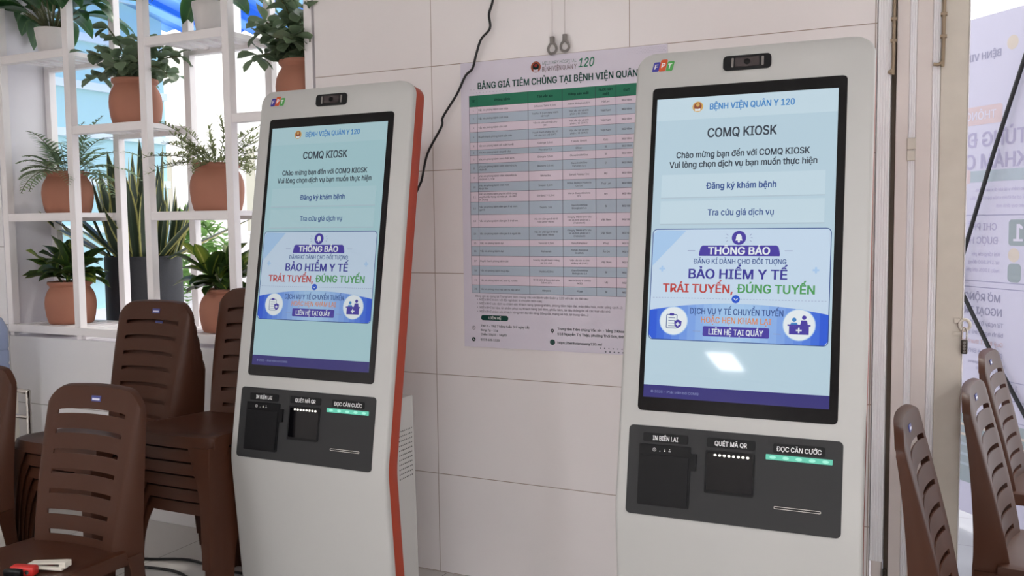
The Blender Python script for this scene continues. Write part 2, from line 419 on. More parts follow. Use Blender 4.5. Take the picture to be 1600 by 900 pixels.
tr = thing('canopy_roof', 'blue corrugated translucent canopy roof outside, above the plant shelf', 'canopy')
obj('corrugated_sheet', bm, 'awning', tr, smooth=60)
for x in (-7.3, -3.9):
    for y in (1.2, 2.9):
        bm = bmesh.new(); box(bm, x - .03, x + .03, y - .03, y + .03, -.01, 3.55 - .17 * (y - 1.1) - .11 * (x + 7.2) - .02)
        obj('post', bm, 'frame', tr)
tb = thing('building', 'pale far building with tall window seen through the plant shelf', 'building', (-11.5, 13, -.01))
bm = bmesh.new(); box(bm, -9, 7, 0, 4, 0, 8); obj('wall', bm, 'bldg', tb)
for x in (-6, -3.5, -1, 1.5):
    bm = bmesh.new(); box(bm, x, x + 1, -.04, .06, 1.2, 3.2); w = obj('window', bm, 'frame', tb)
    bm = bmesh.new(); box(bm, x + .08, x + .92, -.06, .05, 1.28, 3.12); obj('pane', bm, 'bwin', w)

# ------------------------------------------------------------------ leaves
def leaf(bm, base, d, L, Wd, droop=.5, segs=6, peak=.45, fold=.15, tip=1.0, twist=0, mi=0, up=None, wavy=0):
    uvl = bm.loops.layers.uv.verify(); p = Vector(base); d = Vector(d).normalized()
    up = Vector(up or (0, 0, 1)); rows = []
    for i in range(segs + 1):
        t = i / segs
        side = d.cross(up)
        if side.length < .05: side = d.cross(Vector((.3, 1, .2)))
        side.normalize()
        if twist: side = Matrix.Rotation(twist * (.3 + .7 * t), 3, d) @ side
        nn = side.cross(d)
        w = Wd / 2 * (sin(PI * t ** (math.log(.5) / math.log(peak))) ** .85 if 0 < t < 1 else 0) + Wd * .03
        if i == segs: w = Wd * .008
        rows.append([bm.verts.new(p - side * w + nn * w * fold * 2 * (1 + wavy * sin(9 * t))), bm.verts.new(p), bm.verts.new(p + side * w + nn * w * fold * 2 * (1 - wavy * sin(9 * t)))])
        st = L / segs; p = p + d * st
        d = (d + Vector((0, 0, -1)) * droop / segs * (.5 + t)).normalized()
    for i in range(segs):
        for k in range(2):
            f = bm.faces.new((rows[i][k], rows[i][k + 1], rows[i + 1][k + 1], rows[i + 1][k])); f.material_index = mi; f.smooth = True
            for lp, (a, b) in zip(f.loops, ((k, i), (k + 1, i), (k + 1, i + 1), (k, i + 1))): lp[uvl].uv = (a / 2, b / segs)
    return p
def sword(bm, base, d, L, Wd, droop=0, segs=8, mi=0, face=0):
    uvl = bm.loops.layers.uv.verify(); p = Vector(base); d = Vector(d).normalized(); rows = []
    hd = Vector((cos(face), sin(face), 0))
    for i in range(segs + 1):
        t = i / segs; side = (hd - d * hd.dot(d)).normalized(); nn = side.cross(d)
        w = Wd / 2 * (.62 + .5 * sin(PI * min(1, t * .9)) ** 1.0) * (1 - t ** 5) + .0008
        rows.append([bm.verts.new(p - side * w + nn * w * .45), bm.verts.new(p), bm.verts.new(p + side * w + nn * w * .45)])
        p = p + d * L / segs; d = (d + Vector((0, 0, -1)) * droop / segs).normalized()
    for i in range(segs):
        for k in range(2):
            f = bm.faces.new((rows[i][k], rows[i][k + 1], rows[i + 1][k + 1], rows[i + 1][k])); f.material_index = mi; f.smooth = True
            for lp, (a, b) in zip(f.loops, ((k, i), (k + 1, i), (k + 1, i + 1), (k, i + 1))): lp[uvl].uv = (a / 2, b / segs)
def sph(az, el): return Vector((cos(el) * cos(az), cos(el) * sin(az), sin(el)))

def terracotta(par, h=.225, r=.125):
    bm = bmesh.new()
    prof = [(.001, .0), (r * .84, 0), (r * .88, .006), (r * .95, h * .18), (r * .995, h * .38), (r, h * .5), (r * .97, h * .64), (r * .89, h * .76), (r * .80, h * .84), (r * .775, h * .875), (r * .80, h * .90), (r * .865, h * .925), (r * .885, h * .96), (r * .87, h), (r * .80, h), (r * .74, h * .96), (r * .72, h * .9), (.001, h * .9)]
    lathe(bm, prof, 40, cap=False); obj('pot', bm, 'terra', par, smooth=50)
    bm = bmesh.new(); lathe(bm, [(.001, h * .9 + .001), (r * .72, h * .9 + .001), (r * .68, h * .93), (.001, h * .945)], 24, cap=False); obj('soil', bm, 'soil', par, smooth=60)
    return h * .93
def whitepot(par, h=.15, r=.085):
    bm = bmesh.new(); wob = lambda k: .012 * (1 if k % 4 < 2 else -1)
    lathe(bm, [(.001, 0), (r * .72, 0), (r * .75, .004), (r * .98, h * .97), (r * .98, h), (r * .9, h), (r * .88, h * .9), (.001, h * .9)], 48, cap=False, wob=wob); obj('pot', bm, 'whitepot', par, smooth=40)
    bm = bmesh.new(); lathe(bm, [(.001, h * .9 + .001), (r * .86, h * .9 + .001), (.001, h * .93)], 24, cap=False); obj('soil', bm, 'soil', par)
    return h * .92

def foliage_croton(z, seed, n=46, L=.2, yellow=.12):
    R = random.Random(seed); bm = bmesh.new(); tips = []
    for s in range(6):
        a = s * 1.05 + R.uniform(-.3, .3); t = Vector((.075 * cos(a), .075 * sin(a), z + R.uniform(.06, .13)))
        tube(bm, [(0.02 * cos(a), .02 * sin(a), z - .02), t], .006, 6, 2); tips.append((a, t))
    for k in range(n):
        sa, t = tips[k % 6]; q = (k // 6) / (n / 6); az = R.uniform(0, 2 * PI) if q > .4 else sa + R.uniform(-1.3, 1.3)
        el = R.uniform(-.25, .35) + 1.1 * q
        b = Vector((0, 0, z)).lerp(t, .35 + .65 * q) + Vector((R.uniform(-.012, .012), R.uniform(-.012, .012), 0))
        yl = R.random() < yellow or (q > .75 and R.random() < yellow * 4)
        leaf(bm, b, sph(az, el), L * R.uniform(.6, 1.05), L * .36 * R.uniform(.8, 1.15), R.uniform(.4, 1.5) * (1 - .4 * q), 6, .55, .2, mi=1 if yl else 0, wavy=.4, twist=R.uniform(-.7, .7))
    return bm
def foliage_lily(z, seed, n=44, L=.34):
    R = random.Random(seed); bm = bmesh.new()
    for k in range(n):
        az = k * 2.399 + R.uniform(-.4, .4); q = k / n; el = .0 + 1.25 * q + R.uniform(-.1, .1)
        b = Vector((.02 * cos(az), .02 * sin(az), z)); ln = L * R.uniform(.75, 1.1); mid = b + sph(az, el + .55 * (1 - q)) * ln * .36
        tube(bm, [b, (b + mid) / 2 + Vector((0, 0, .01)), mid], .0028, 5, 2)
        leaf(bm, mid, sph(az, el), ln * .74, .098 * R.uniform(.8, 1.1), R.uniform(1.2, 2.2) * (1 - .3 * q), 8, .42, .16, mi=0, twist=R.uniform(-.45, .45))
    return bm
def foliage_round(z, seed, n=150, rad=.15, ht=.2, lw=.052, squash=1):
    R = random.Random(seed); bm = bmesh.new(); stems = []
    for s in range(15):
        az = s * 2.399; tilt = .15 + 1.15 * (s / 15); L = ht * R.uniform(.75, 1.2)
        P = [Vector((.02 * cos(az), .02 * sin(az), z))]; d = sph(az, PI / 2 - tilt * .7)
        for i in range(5): P.append(P[-1] + d * L / 5); d = (d + Vector((cos(az) * .14, sin(az) * .14, -.28 * tilt))).normalized()
        tube(bm, P, .004, 5, 2); stems.append(P)
    for k in range(n):
        P = stems[k % 15]; i = 1 + (k // 15) % 5; b = P[min(i, 5)] + Vector((R.uniform(-.015, .015), R.uniform(-.015, .015), R.uniform(-.01, .01))); az = R.uniform(0, 2 * PI)
        leaf(bm, b, sph(az, R.uniform(-.7, .8)), lw * R.uniform(1.0, 1.5), lw * R.uniform(.75, 1.0), R.uniform(.3, 1.3), 5, .58, .12, twist=R.uniform(-.9, .9), mi=0)
    return bm
def foliage_fern(z, seed, n=22, L=.3):
    R = random.Random(seed); bm = bmesh.new()
    for k in range(n):
        az = k * 2.399 + R.uniform(-.3, .3); q = k / n; el = .15 + 1.15 * q; ln = L * R.uniform(.6, 1.1)
        p = Vector((.03 * cos(az), .03 * sin(az), z)); d = sph(az, el); pts = [p.copy()]; m = 17; st = ln / m
        for i in range(m):
            p = p + d * st; d = (d + Vector((0, 0, -1)) * (1.9 - .5 * q) / m * (.4 + i / m)).normalized(); pts.append(p.copy())
            t = (i + 1) / m
            if t > .22:
                side = d.cross(Vector((0, 0, 1))).normalized(); w = .075 * sin(PI * min(1, .2 + .8 * t) ** .9) + .008
                for sg in (-1, 1): leaf(bm, p, side * sg + d * .6 + Vector((0, 0, R.uniform(-.1, .1))), w, .016, .5, 3, .4, .1, mi=0)
        tube(bm, pts, .0018, 4, 2)
    return bm
def foliage_spray(z, seed, n=26, L=.27):
    R = random.Random(seed); bm = bmesh.new()
    for k in range(n):
        az = k * 2.399 + R.uniform(-.3, .3); q = k / n; el = .1 + .95 * q + R.uniform(-.1, .15); ln = L * R.uniform(.55, 1.1)
        p = Vector((.03 * cos(az), .03 * sin(az), z)); d = sph(az, el); pts = [p.copy()]; m = 14
        for i in range(m):
            p = p + d * ln / m; d = (d + Vector((R.uniform(-.1, .1), R.uniform(-.1, .1), -.05))).normalized(); pts.append(p.copy())
            if i > 2:
                for j in range(4): leaf(bm, p, sph(R.uniform(0, 2 * PI), R.uniform(-.3, 1.0)), .028 * R.uniform(.7, 1.2), .0085, .2, 3, .5, .1, mi=0)
        tube(bm, pts, .0014, 4, 2)
    return bm
def plant(name, label, loc, potf, fol, mats, ph=None, cat='potted plant', lim=None, **kw):
    t = thing(name, label, cat, loc); z = potf(t, **(ph or {})); bm = fol(z, **kw)
    if lim:                                        # leaves bend along the wall instead of entering it
        for v in bm.verts:
            for lo, sg in ((lim[0], -1), (lim[1], 1)):
                if lo is not None and v.co.y > -.165 and sg * (v.co.x - lo) > 0:
                    ex = sg * (v.co.x - lo); v.co.x = lo + sg * .01 * ex; v.co.y -= .5 * ex
    obj('foliage', bm, mats, t, smooth='leaf')
    return t

# ------------------------------------------------------------------ plant shelf
XS = [-4.362, -3.868, -3.368, -2.866, -2.42]
sh = thing('plant_shelf', 'white welded steel lattice shelf filling the opening, holding potted plants', 'shelf', (-3.4, .15, .862))
def shp(name, *a):
    bm = bmesh.new(); x0, x1, y0, y1, z0, z1 = a
    box(bm, x0 + 3.4, x1 + 3.4, y0 - .15, y1 - .15, z0 - .862, z1 - .862, bev=.002, seg=1); return obj(name, bm, 'frame', sh)
T = .04
for i, x in enumerate(XS): shp('post', x - T / 2, x + T / 2, 0, T, .905, 2.93)
for i, x in enumerate(XS): shp('rear_post', x - T / 2, x + T / 2, .275, .275 + T, .905, 2.93)
shp('bottom_rail', XS[0] - T / 2, XS[4] + T / 2, 0, T, .865, .905); shp('bottom_rail', XS[0] - T / 2, XS[4] + T / 2, .275, .315, .865, .905)
for x in XS: shp('foot', x - .015, x + .015, .005, .035, .845, .866); shp('foot', x - .015, x + .015, .28, .31, .845, .866)
shp('top_rail', XS[0] - T / 2, XS[4] + T / 2, 0, T, 2.90, 2.94)
cells = [(0, .905), (1, .905), (2, .905), (3, .905), (0, 1.47), (2, 1.465), (1, 1.885), (3, 1.885), (0, 2.26), (2, 2.26)]
for c, z in cells:
    a, b = XS[c] + T / 2, XS[c + 1] - T / 2
    if z > 1:
        shp('shelf_rail', a, b, .002, T, z - .04, z); shp('shelf_rail', a, b, .275, .275 + T - .002, z - .04, z)
    n = 6
    bm = bmesh.new()
    for k in range(n):
        xx = a + (b - a) * (k + .5) / n; box(bm, xx - .016 + 3.4, xx + .016 + 3.4, T - .15, .275 - .15, z - .022 - .862, z - .862)
    obj('slatted_shelf', bm, 'frame', sh)

LZ = .906
plant('potted_croton', 'terracotta pot of broad dark leaves with yellow young shoots, low against the white jamb', (-4.105, .157, LZ), terracotta, foliage_croton, ['l_croton', 'l_yellow', 'stem'], dict(h=.215, r=.122), seed=3, n=54, L=.2, yellow=.12, lim=(-.25, None))
plant('potted_fern', 'terracotta pot of feathery green fern fronds', (-4.09, .157, 1.471), terracotta, foliage_fern, ['l_fern', 'l_fern', 'stem'], dict(h=.21, r=.122), seed=5, n=30, L=.33, lim=(-.26, None))
plant('potted_lily', 'white fluted pot of long arching dark green leaves, beside the white jamb', (-4.15, .157, 2.261), whitepot, foliage_lily, ['l_lily', 'l_lily', 'stem'], dict(h=.14, r=.085), seed=8, n=52, L=.44, lim=(-.20, None))
plant('potted_shrub', 'terracotta pot of soft drooping oval leaves above the sword-leaved plant', (-3.585, .157, 1.886), terracotta, foliage_round, ['l_jade', 'l_jade', 'stem'], dict(h=.22, r=.122), seed=11, n=300, ht=.24, lw=.06)
plant('potted_sprig', 'terracotta pot of fine airy sprigs, glowing against the bright street', (-3.085, .157, 1.466), terracotta, foliage_spray, ['l_spray', 'l_spray', 'stem'], dict(h=.22, r=.122), seed=14, n=44, L=.3)
plant('potted_croton', 'terracotta pot of broad dark leaves half hidden behind the kiosk and a tall chair stack', (-3.06, .157, LZ), terracotta, foliage_croton, ['l_croton', 'l_yellow', 'stem'], dict(h=.20, r=.118), seed=21, n=54, L=.2, yellow=.08)
plant('potted_lily', 'white fluted pot of long leaves under the blue canopy, cut by the photo top', (-3.085, .157, 2.261), whitepot, foliage_lily, ['l_lily', 'l_lily', 'stem'], dict(h=.15, r=.088), seed=33, n=30, L=.33)
plant('potted_jade', 'terracotta pot of thick round leaves beside the tiled wall edge, above the kiosk', (-2.56, .157, 1.886), terracotta, foliage_round, ['l_jade', 'l_jade', 'stem'], dict(h=.22, r=.128), seed=23, n=460, ht=.26, lw=.068, lim=(None, .155))

tp = thing('snake_plant', 'tall sword-leaved plant with yellow margins in a dark granite cylinder planter', 'potted plant', (-4.0, .545, .831))
bm = bmesh.new(); lathe(bm, [(.001, 0), (.195, 0), (.2, .006), (.2, .40), (.196, .408), (.186, .408), (.184, .36), (.001, .36)], 56, cap=False); obj('planter', bm, 'granite', tp, smooth=40)
bm = bmesh.new(); lathe(bm, [(.001, .361), (.183, .361), (.001, .375)], 30, cap=False); obj('soil', bm, 'soil', tp)
bm = bmesh.new(); R = random.Random(4)
for k in range(46):
    az = k * 2.399; q = (k + .5) / 46; rr = .15 * math.sqrt(q); tilt = .02 + .3 * q + R.uniform(-.05, .08)
    sword(bm, (rr * cos(az), rr * sin(az), .355), sph(az, PI / 2 - tilt), R.uniform(.38, .66) * (1.1 - .35 * q), .058 * R.uniform(.8, 1.15), R.uniform(-.05, .15), 9, face=az + PI / 2 + R.uniform(-.9, .9))
for az, tl, L in ((3.5, 1.05, .62), (3.75, .95, .6), (-2.2, .85, .5), (3.3, .8, .6), (3.0, 1.1, .6), (.1, .7, .5), (-.25, .95, .55), (.25, 1.05, .62), (-.1, 1.15, .6), (-1.2, .7, .42), (-1.6, .8, .45), (-2.6, .95, .55)):
    sword(bm, (.1 * cos(az), .1 * sin(az), .355), sph(az, PI / 2 - tl), L, .045, .25, 9, face=az + PI / 2)
for v in bm.verts:                              # leaves rest against the window jamb
    if v.co.y < -.16 and v.co.x < -.36: v.co.x = -.36 + .02 * (v.co.x + .36)
obj('foliage', bm, 'l_snake', tp, smooth='leaf')

def bush(label, loc, seed, n, rx, ry, rz):
    R = random.Random(seed); bm = bmesh.new()
    tube(bm, [(0, 0, 0), (.02, 0, rz * .6)], .03, 6, 1)
    for k in range(n):
        d = sph(R.uniform(0, 2 * PI), R.uniform(-.6, 1.5)); s = R.uniform(.55, 1)
        leaf(bm, (d.x * rx * s, d.y * ry * s, rz + d.z * rz * s * .95), sph(R.uniform(0, 2 * PI), R.uniform(-.5, 1)), .16, .09, .4, 3, .5, .1, mi=0)
    t = thing('bush', label, 'bush', loc); obj('foliage', bm, ['l_bush', 'stem'], t, smooth='leaf')
bush('sunlit green bush across the street seen under the sprig pot, nearer the snake plant', (-8.0, 5.0, -.01), 2, 420, .5, .4, .85)
bush('sunlit green bush across the street behind the white kiosk edge', (-6.75, 5.8, -.01), 6, 420, .45, .4, .8)

# ------------------------------------------------------------------ kiosks
TH = .1759; GW, GH = .507, .881; ZT = 1.7612
ct, st_ = cos(TH), sin(TH)
def fp(a, b, n=0): return (a, -b * st_ - n * ct, ZT - b * ct + n * st_)
BK = 1.155                                      # face length down to the knee
def prof(s):                                    # point and outward normal down the front of the kiosk
    K = Vector(fp(0, BK)); zk, yk = K.z, K.y; lo = Vector((0, yk + .055, 0.0)); d2 = (lo - K).normalized(); r = .04
    n1 = Vector((0, -ct, st_)); n2 = Vector((0, d2.z, -d2.y)); n2 = n2 if n2.y < 0 else -n2
    d1 = Vector((0, -st_, -ct))
    L2 = (lo - K).length
    if s < BK - r: return Vector(fp(0, s)), n1
    if s > BK + r:
        return K + d2 * (s - BK), n2
    t = (s - BK + r) / (2 * r); A = K - d1 * r; B = K + d2 * r
    return A * (1 - t) ** 2 + K * 2 * t * (1 - t) + B * t * t, (n1 * (1 - t) + n2 * t).normalized()
SB = BK + (Vector((0, Vector(fp(0, BK)).y + .055, 0)) - Vector(fp(0, BK))).length
def slab(bm, a0, a1, s0, n0, n1, bev, r, inset=0):
    rows = []
    ss = [s0 + inset + r * (1 - cos(PI / 2 * k / 8)) for k in range(9)] + [.2, .5, .8] + [BK - .04 + .08 * k / 8 for k in range(9)] + [1.4, SB]
    for s in ss:
        d = s - s0 - inset; x = r - math.sqrt(max(0, r * r - (r - d) ** 2)) if d < r else 0
        L, Rr = a0 + inset + x, a1 - inset - x; p, n = prof(s)
        off = lambda a, q: Vector((a, p.y + n.y * q, p.z + n.z * q))
        rows.append([bm.verts.new(off(a, q)) for a, q in ((L, n1), (L, n0 - bev), (L + bev * .35, n0 - bev * .35), (L + bev, n0), (Rr - bev, n0), (Rr - bev * .35, n0 - bev * .35), (Rr, n0 - bev), (Rr, n1))])
    for A, B in zip(rows, rows[1:]):
        for k in range(8): bm.faces.new((A[k], A[(k + 1) % 8], B[(k + 1) % 8], B[k]))
    bm.faces.new(rows[0]); bm.faces.new(rows[-1][::-1])

def rot2(pts, c, s): return pts
def kiosk(loc, rz, label, grade):
    t = thing('self_service_kiosk', label, 'kiosk', (loc[0], loc[1], 0), rz, 'self-service kiosks')
    bm = bmesh.new(); slab(bm, -.052, .571, -.1, 0, -.022, .010, .045); obj('front_panel', bm, 'white', t, smooth=50)
    bm = bmesh.new(); slab(bm, -.052, .571, -.1, -.0222, -.072, .002, .045, .001); obj('side_band', bm, 'orange', t, smooth=50)
    # rear pedestal box
    bm = bmesh.new(); yk = prof(SB)[0].y
    P = [(yk + .075, .002), (.012, .002), (-.012, .836), (-.016, .840), (-.10, .840), (prof(BK)[0].y + .08, prof(BK)[0].z)]
    prism(bm, P, -.035, .560, 'x')
    ped = obj('pedestal', bm, 'white', t, smooth=35)
    bm = bmesh.new()
    for side in (.5602,):
        for r in range(11):
            for c in range(8): prism(bm, circ(-.096 + c * .0105, .578 + r * .0155, .0021, 8), side - .0006, side + .0006, 'x')
    obj('vent_holes', bm, 'dark', ped)
    bm = bmesh.new(); prism(bm, [(yk + .03, 0), (yk + .03, .002), (.06, .002), (.06, 0)], -.03, .56, 'x'); obj('base_plate', bm, 'metal', t)
    # screen
    bm = bmesh.new(); prism(bm, rrect(0, GW, -GH, 0, .012), -.02, .0025, fn=lambda p, q, n: fp(p, -q, n)); bz = obj('screen_glass', bm, 'glass', t, smooth=40)
    def em(n, rgb, k=1):
        nm = n + '_%d' % (grade * 100)
        if nm not in M: M[nm] = mat(nm, rgb, .04, emit=grade * k, spec=.28)
        return nm
    bg = em('screen_page', (192, 217, 231)) if grade > .7 else em('screen_page', (178, 216, 224))
    pale = em('screen_button', (204, 226, 238)) if grade > .7 else em('screen_button', (186, 220, 228))
    ink, blue, navy, violet = em('screen_ink', (62, 70, 82)), em('screen_blue', (72, 140, 206)), em('screen_navy', (58, 86, 150)), em('screen_violet', (78, 66, 168))
    red, green, ora, deep, mid, lite, wht, card = em('screen_red', (196, 74, 70)), em('screen_green', (84, 164, 96)), em('screen_orange', (222, 148, 106)), em('screen_deep_blue', (46, 92, 214)), em('screen_mid_blue', (120, 176, 240)), em('screen_light_blue', (176, 210, 246)), em('screen_white', (238, 246, 250)), em('screen_card', (206, 226, 246))
    foot, emb, embr, line_ = em('screen_footer', (66, 62, 140), .8), em('screen_emblem', (216, 172, 100)), em('screen_emblem_brown', (150, 84, 66)), em('screen_line', (150, 160, 200))
    X0, X1, Y0, Y1 = .014, .486, -.845, -.032
    k = Ink(lambda x, y, l: fp(x, -y, .0028 + .0004 * l))
    k.poly([(X0, Y0), (X1, Y0), (X1, Y1), (X0, Y1)], bg, 0)
    k.poly([(X0, -.093), (X1, -.093), (X1, Y1), (X0, Y1)], pale, 1)
    k.poly([(X0, Y0), (X1, Y0), (X1, -.812), (X0, -.812)], foot, 1)
    k.text('© 2025 - Phát triển bởi COMQ', .034, -.829, line_, width=.128, align='l')
    def badge(cx, cy, r):
        k.poly(circ(cx, cy, r), emb, 2); k.poly(circ(cx, cy + r * .1, r * .72), embr, 3); k.poly(circ(cx, cy + r * .35, r * .35, 16), emb, 4)
        k.poly([(cx - r * .5, cy - r * .8), (cx + r * .5, cy - r * .8), (cx + r * .5, cy - r * .35), (cx, cy - r * .45), (cx - r * .5, cy - r * .35)], wht, 4)
    badge(.127, -.059, .0145)
    k.text('BỆNH VIỆN QUÂN Y 120', .2695, -.0605, blue, width=.219, cap=.0165, bold=.03)
    k.text('COMQ KIOSK', .2465, -.1325, ink, width=.179, cap=.0245, bold=.028)
    k.text('Chào mừng bạn đến với COMQ KIOSK', .2475, -.1905, ink, width=.345, cap=.0165, bold=.03)
    k.text('Vui lòng chọn dịch vụ bạn muốn thực hiện', .248, -.217, ink, width=.382, cap=.0165, bold=.03)
    for b0, b1 in ((.244, .306), (.316, .378)):
        k.poly([(.037, -b1 - .003), (.461, -b1 - .003), (.461, -b1), (.037, -b1)], em('screen_button_edge', (186, 206, 220)), 1)
        k.poly([(.037, -b1), (.461, -b1), (.461, -b0), (.037, -b0)], pale, 2)
    k.text('Đăng ký khám bệnh', .2495, -.2765, navy, width=.181, cap=.0165, bold=.03)
    k.text('Tra cứu giá dịch vụ', .251, -.3485, navy, width=.170, cap=.0165, bold=.02)
    # notice card
    a0, a1, b0, b1 = .0205, .479, -.690, -.393
    k.poly(rrect(a0, a1, b0, b1, .012), card, 1)
    k.poly([(a0 + .001, b1 - .1), (a0 + .09, b1 - .004), (a0 + .012, b1 - .002), (a0 + .002, b1 - .012)], lite, 2)
    n = 24; arc = [(a0 + (a1 - a0) * i / n, -.612 + .022 * (1 - (2 * i / n - 1) ** 2)) for i in range(n + 1)]
    low = [(a1, b0 + .012), (a1 - .004, b0 + .004), (a1 - .012, b0), (a0 + .012, b0), (a0 + .004, b0 + .004), (a0, b0 + .012)]
    steps = 22                                                # printed blue fading to pale in the middle
    for i in range(steps):
        q0, q1 = i / steps, (i + 1) / steps; d = abs(2 * (q0 + q1) / 2 - 1) ** 1.7
        c_ = tuple(round(174 + (40 - 174) * d) if j == 0 else round(210 + (88 - 210) * d) if j == 1 else round(246 + (222 - 246) * d) for j in range(3))
        top = lambda q: -.612 + .022 * (1 - (2 * q - 1) ** 2)
        bot = lambda q: b0 + (.012 * (1 - math.sqrt(max(0, 1 - (1 - min(q, 1 - q) * (a1 - a0) / .012) ** 2))) if min(q, 1 - q) * (a1 - a0) < .012 else 0)
        k.poly([(a0 + (a1 - a0) * q, bot(q)) for q in (q0, (q0 + q1) / 2, q1)] + [(a0 + (a1 - a0) * q, top(q)) for q in (q1, (q0 + q1) / 2, q0)], em('screen_wave_%d_%d_%d' % c_, c_), 2)
    k.ring(rrect(a0, a1, b0, b1, .012), .0022, navy, 5)
    # bell
    bx, by = .2505, -.417
    k.poly(circ(bx, by, .0185), violet, 2)
    k.poly([(bx - .010, by - .007), (bx + .010, by - .007), (bx + .0075, by - .003), (bx + .007, by + .004), (bx + .004, by + .009), (bx, by + .0105), (bx - .004, by + .009), (bx - .007, by + .004), (bx - .0075, by - .003)], wht, 3)
    k.poly(circ(bx, by - .0095, .003, 10), wht, 3)
    for sg in (-1, 1):
        for dy, dx in ((-.008, .0), (0, .002), (.008, 0)): k.line(bx + sg * (.028 + dx), by + dy * .8, bx + sg * (.033 + dx), by + dy * 1.3, .0015, line_, 3)
    k.poly([(.148, -.465), (.355, -.465), (.356, -.46), (.352, -.442), (.347, -.437), (.156, -.437), (.151, -.442), (.147, -.46)], violet, 2)
    k.text('THÔNG BÁO', .251, -.451, wht, width=.158, cap=.019, bold=.035, layer=4)
    for x in (.117, .367): k.line(x, -.451, x + .02, -.451, .0014, line_, 3)
    k.text('ĐĂNG KÍ DÀNH CHO ĐỐI TƯỢNG', .253, -.479, navy, width=.238, cap=.0125, bold=.018)
    k.text('BẢO HIỂM Y TẾ', .249, -.5125, em('screen_indigo', (66, 62, 158)), width=.252, cap=.0245, bold=.03)
    k.text('TRÁI TUYẾN,', .147, -.5515, red, width=.184, cap=.022, bold=.03)
    k.text('ĐÚNG TUYẾN', .347, -.550, green, width=.192, cap=.022, bold=.03)
    for i in range(56): k.line(.028 + i * .008, -.578, .0325 + i * .008, -.578, .0011, line_, 3)
    k.poly(circ(.2485, -.578, .0105), deep, 4); k.line(.2435, -.576, .2485, -.581, .0018, wht, 5); k.line(.2485, -.581, .2535, -.576, .0018, wht, 5)
    for sx in (.05, .445): k.line(sx - .008, -.5, sx + .008, -.5, .005, lite, 2); k.line(sx, -.508, sx, -.492, .005, lite, 3)
    k.text('DỊCH VỤ Y TẾ CHUYỂN TUYẾN', .25, -.6115, navy, width=.238, cap=.0155, bold=.022, layer=5)
    k.text('HOẶC HẸN KHÁM LẠI', .2505, -.634, ora, width=.179, cap=.0155, bold=.022, layer=5)
    k.poly(rrect(.166, .336, -.677, -.6505, .004), violet, 4)
    k.text('LIÊN HỆ TẠI QUẦY', .2515, -.6645, wht, width=.139, cap=.0145, bold=.025, layer=6)
    for x in (.14, .345): k.line(x, -.6645, x + .02, -.6645, .0012, line_, 5)
    for cx, r in ((.0875, .0365), (.4085, .0385)):
        k.poly(circ(cx, -.6395, r + .002), lite, 4); k.poly(circ(cx, -.6395, r), wht, 5)
    cx, cy = .0845, -.639                                     # clipboard and shield
    k.ring(rrect(cx - .016, cx + .012, cy - .020, cy + .016, .002, 2), .002, navy, 6)
    k.poly(rrect(cx - .008, cx + .004, cy + .013, cy + .020, .002, 2), violet, 7)
    for i in range(4): k.line(cx - .011, cy + .007 - .007 * i, cx + .007, cy + .007 - .007 * i, .0014, navy, 6)
    k.poly([(cx + .015, cy + .003), (cx + .025, cy - .001), (cx + .024, cy - .013), (cx + .015, cy - .021), (cx + .006, cy - .013), (cx + .005, cy - .001)], violet, 8)
    k.line(cx + .010, cy - .009, cx + .020, cy - .009, .0026, wht, 9); k.line(cx + .015, cy - .014, cx + .015, cy - .004, .0026, wht, 10)
    cx, cy = .4085, -.6395                                    # reception desk
    k.poly([(cx - .024, cy - .024), (cx + .024, cy - .024), (cx + .024, cy - .003), (cx - .024, cy - .003)], violet, 6)
    k.poly([(cx - .028, cy - .003), (cx + .028, cy - .003), (cx + .028, cy + .001), (cx - .028, cy + .001)], violet, 7)
    k.line(cx - .007, cy - .0135, cx + .007, cy - .0135, .0036, wht, 8); k.line(cx, cy - .0205, cx, cy - .0065, .0036, wht, 9)
    for ox, oy, c_ in ((-.012, 0, blue), (.012, .006, violet)):
        k.poly(circ(cx + ox, cy + .013 + oy, .0055, 14), c_, 6)
        k.poly([(cx + ox - .009, cy + .001), (cx + ox + .009, cy + .001), (cx + ox + .007, cy + .006 + oy), (cx + ox - .007, cy + .006 + oy)], c_, 6)
    bm = bmesh.new(); k.into(bm); obj('screen', bm, k.mats, bz, smooth='keep').data.shade_flat()
    # camera module
    bm = bmesh.new(); prism(bm, rrect(.19, .316, .035, .075, .011), -.01, .004, fn=lambda p, q, n: fp(p, -q, n)); cm = obj('camera_module', bm, 'black', t, smooth=40)
    bm = bmesh.new(); prism(bm, rrect(.222, .286, .043, .068, .004), .003, .0055, fn=lambda p, q, n: fp(p, -q, n))
    obj('lens_window', bm, 'lens', cm, smooth=40)
    for i_, cx in enumerate((.2155, .294)):
        bm = bmesh.new(); prism(bm, rrect(cx - .003, cx + .003, .043, .068, .002, 3), .003, .005, fn=lambda p, q, n: fp(p, -q, n)); obj('sensor', bm, 'grey', cm)
    bm = bmesh.new(); prism(bm, circ(.254, .0555, .008, 20), .005, .007, fn=lambda p, q, n: fp(p, -q, n)); obj('lens', bm, 'glass', cm)
    # maker's mark: three slanted blocks with letters
    for nm, rgb in (('mark_blue', (66, 64, 150)), ('mark_orange', (204, 92, 54)), ('mark_green', (82, 158, 84))):
        if nm not in M: M[nm] = plain(nm, rgb)
    k = Ink(lambda x, y, l: fp(x, -y, .0004 + .0003 * l))
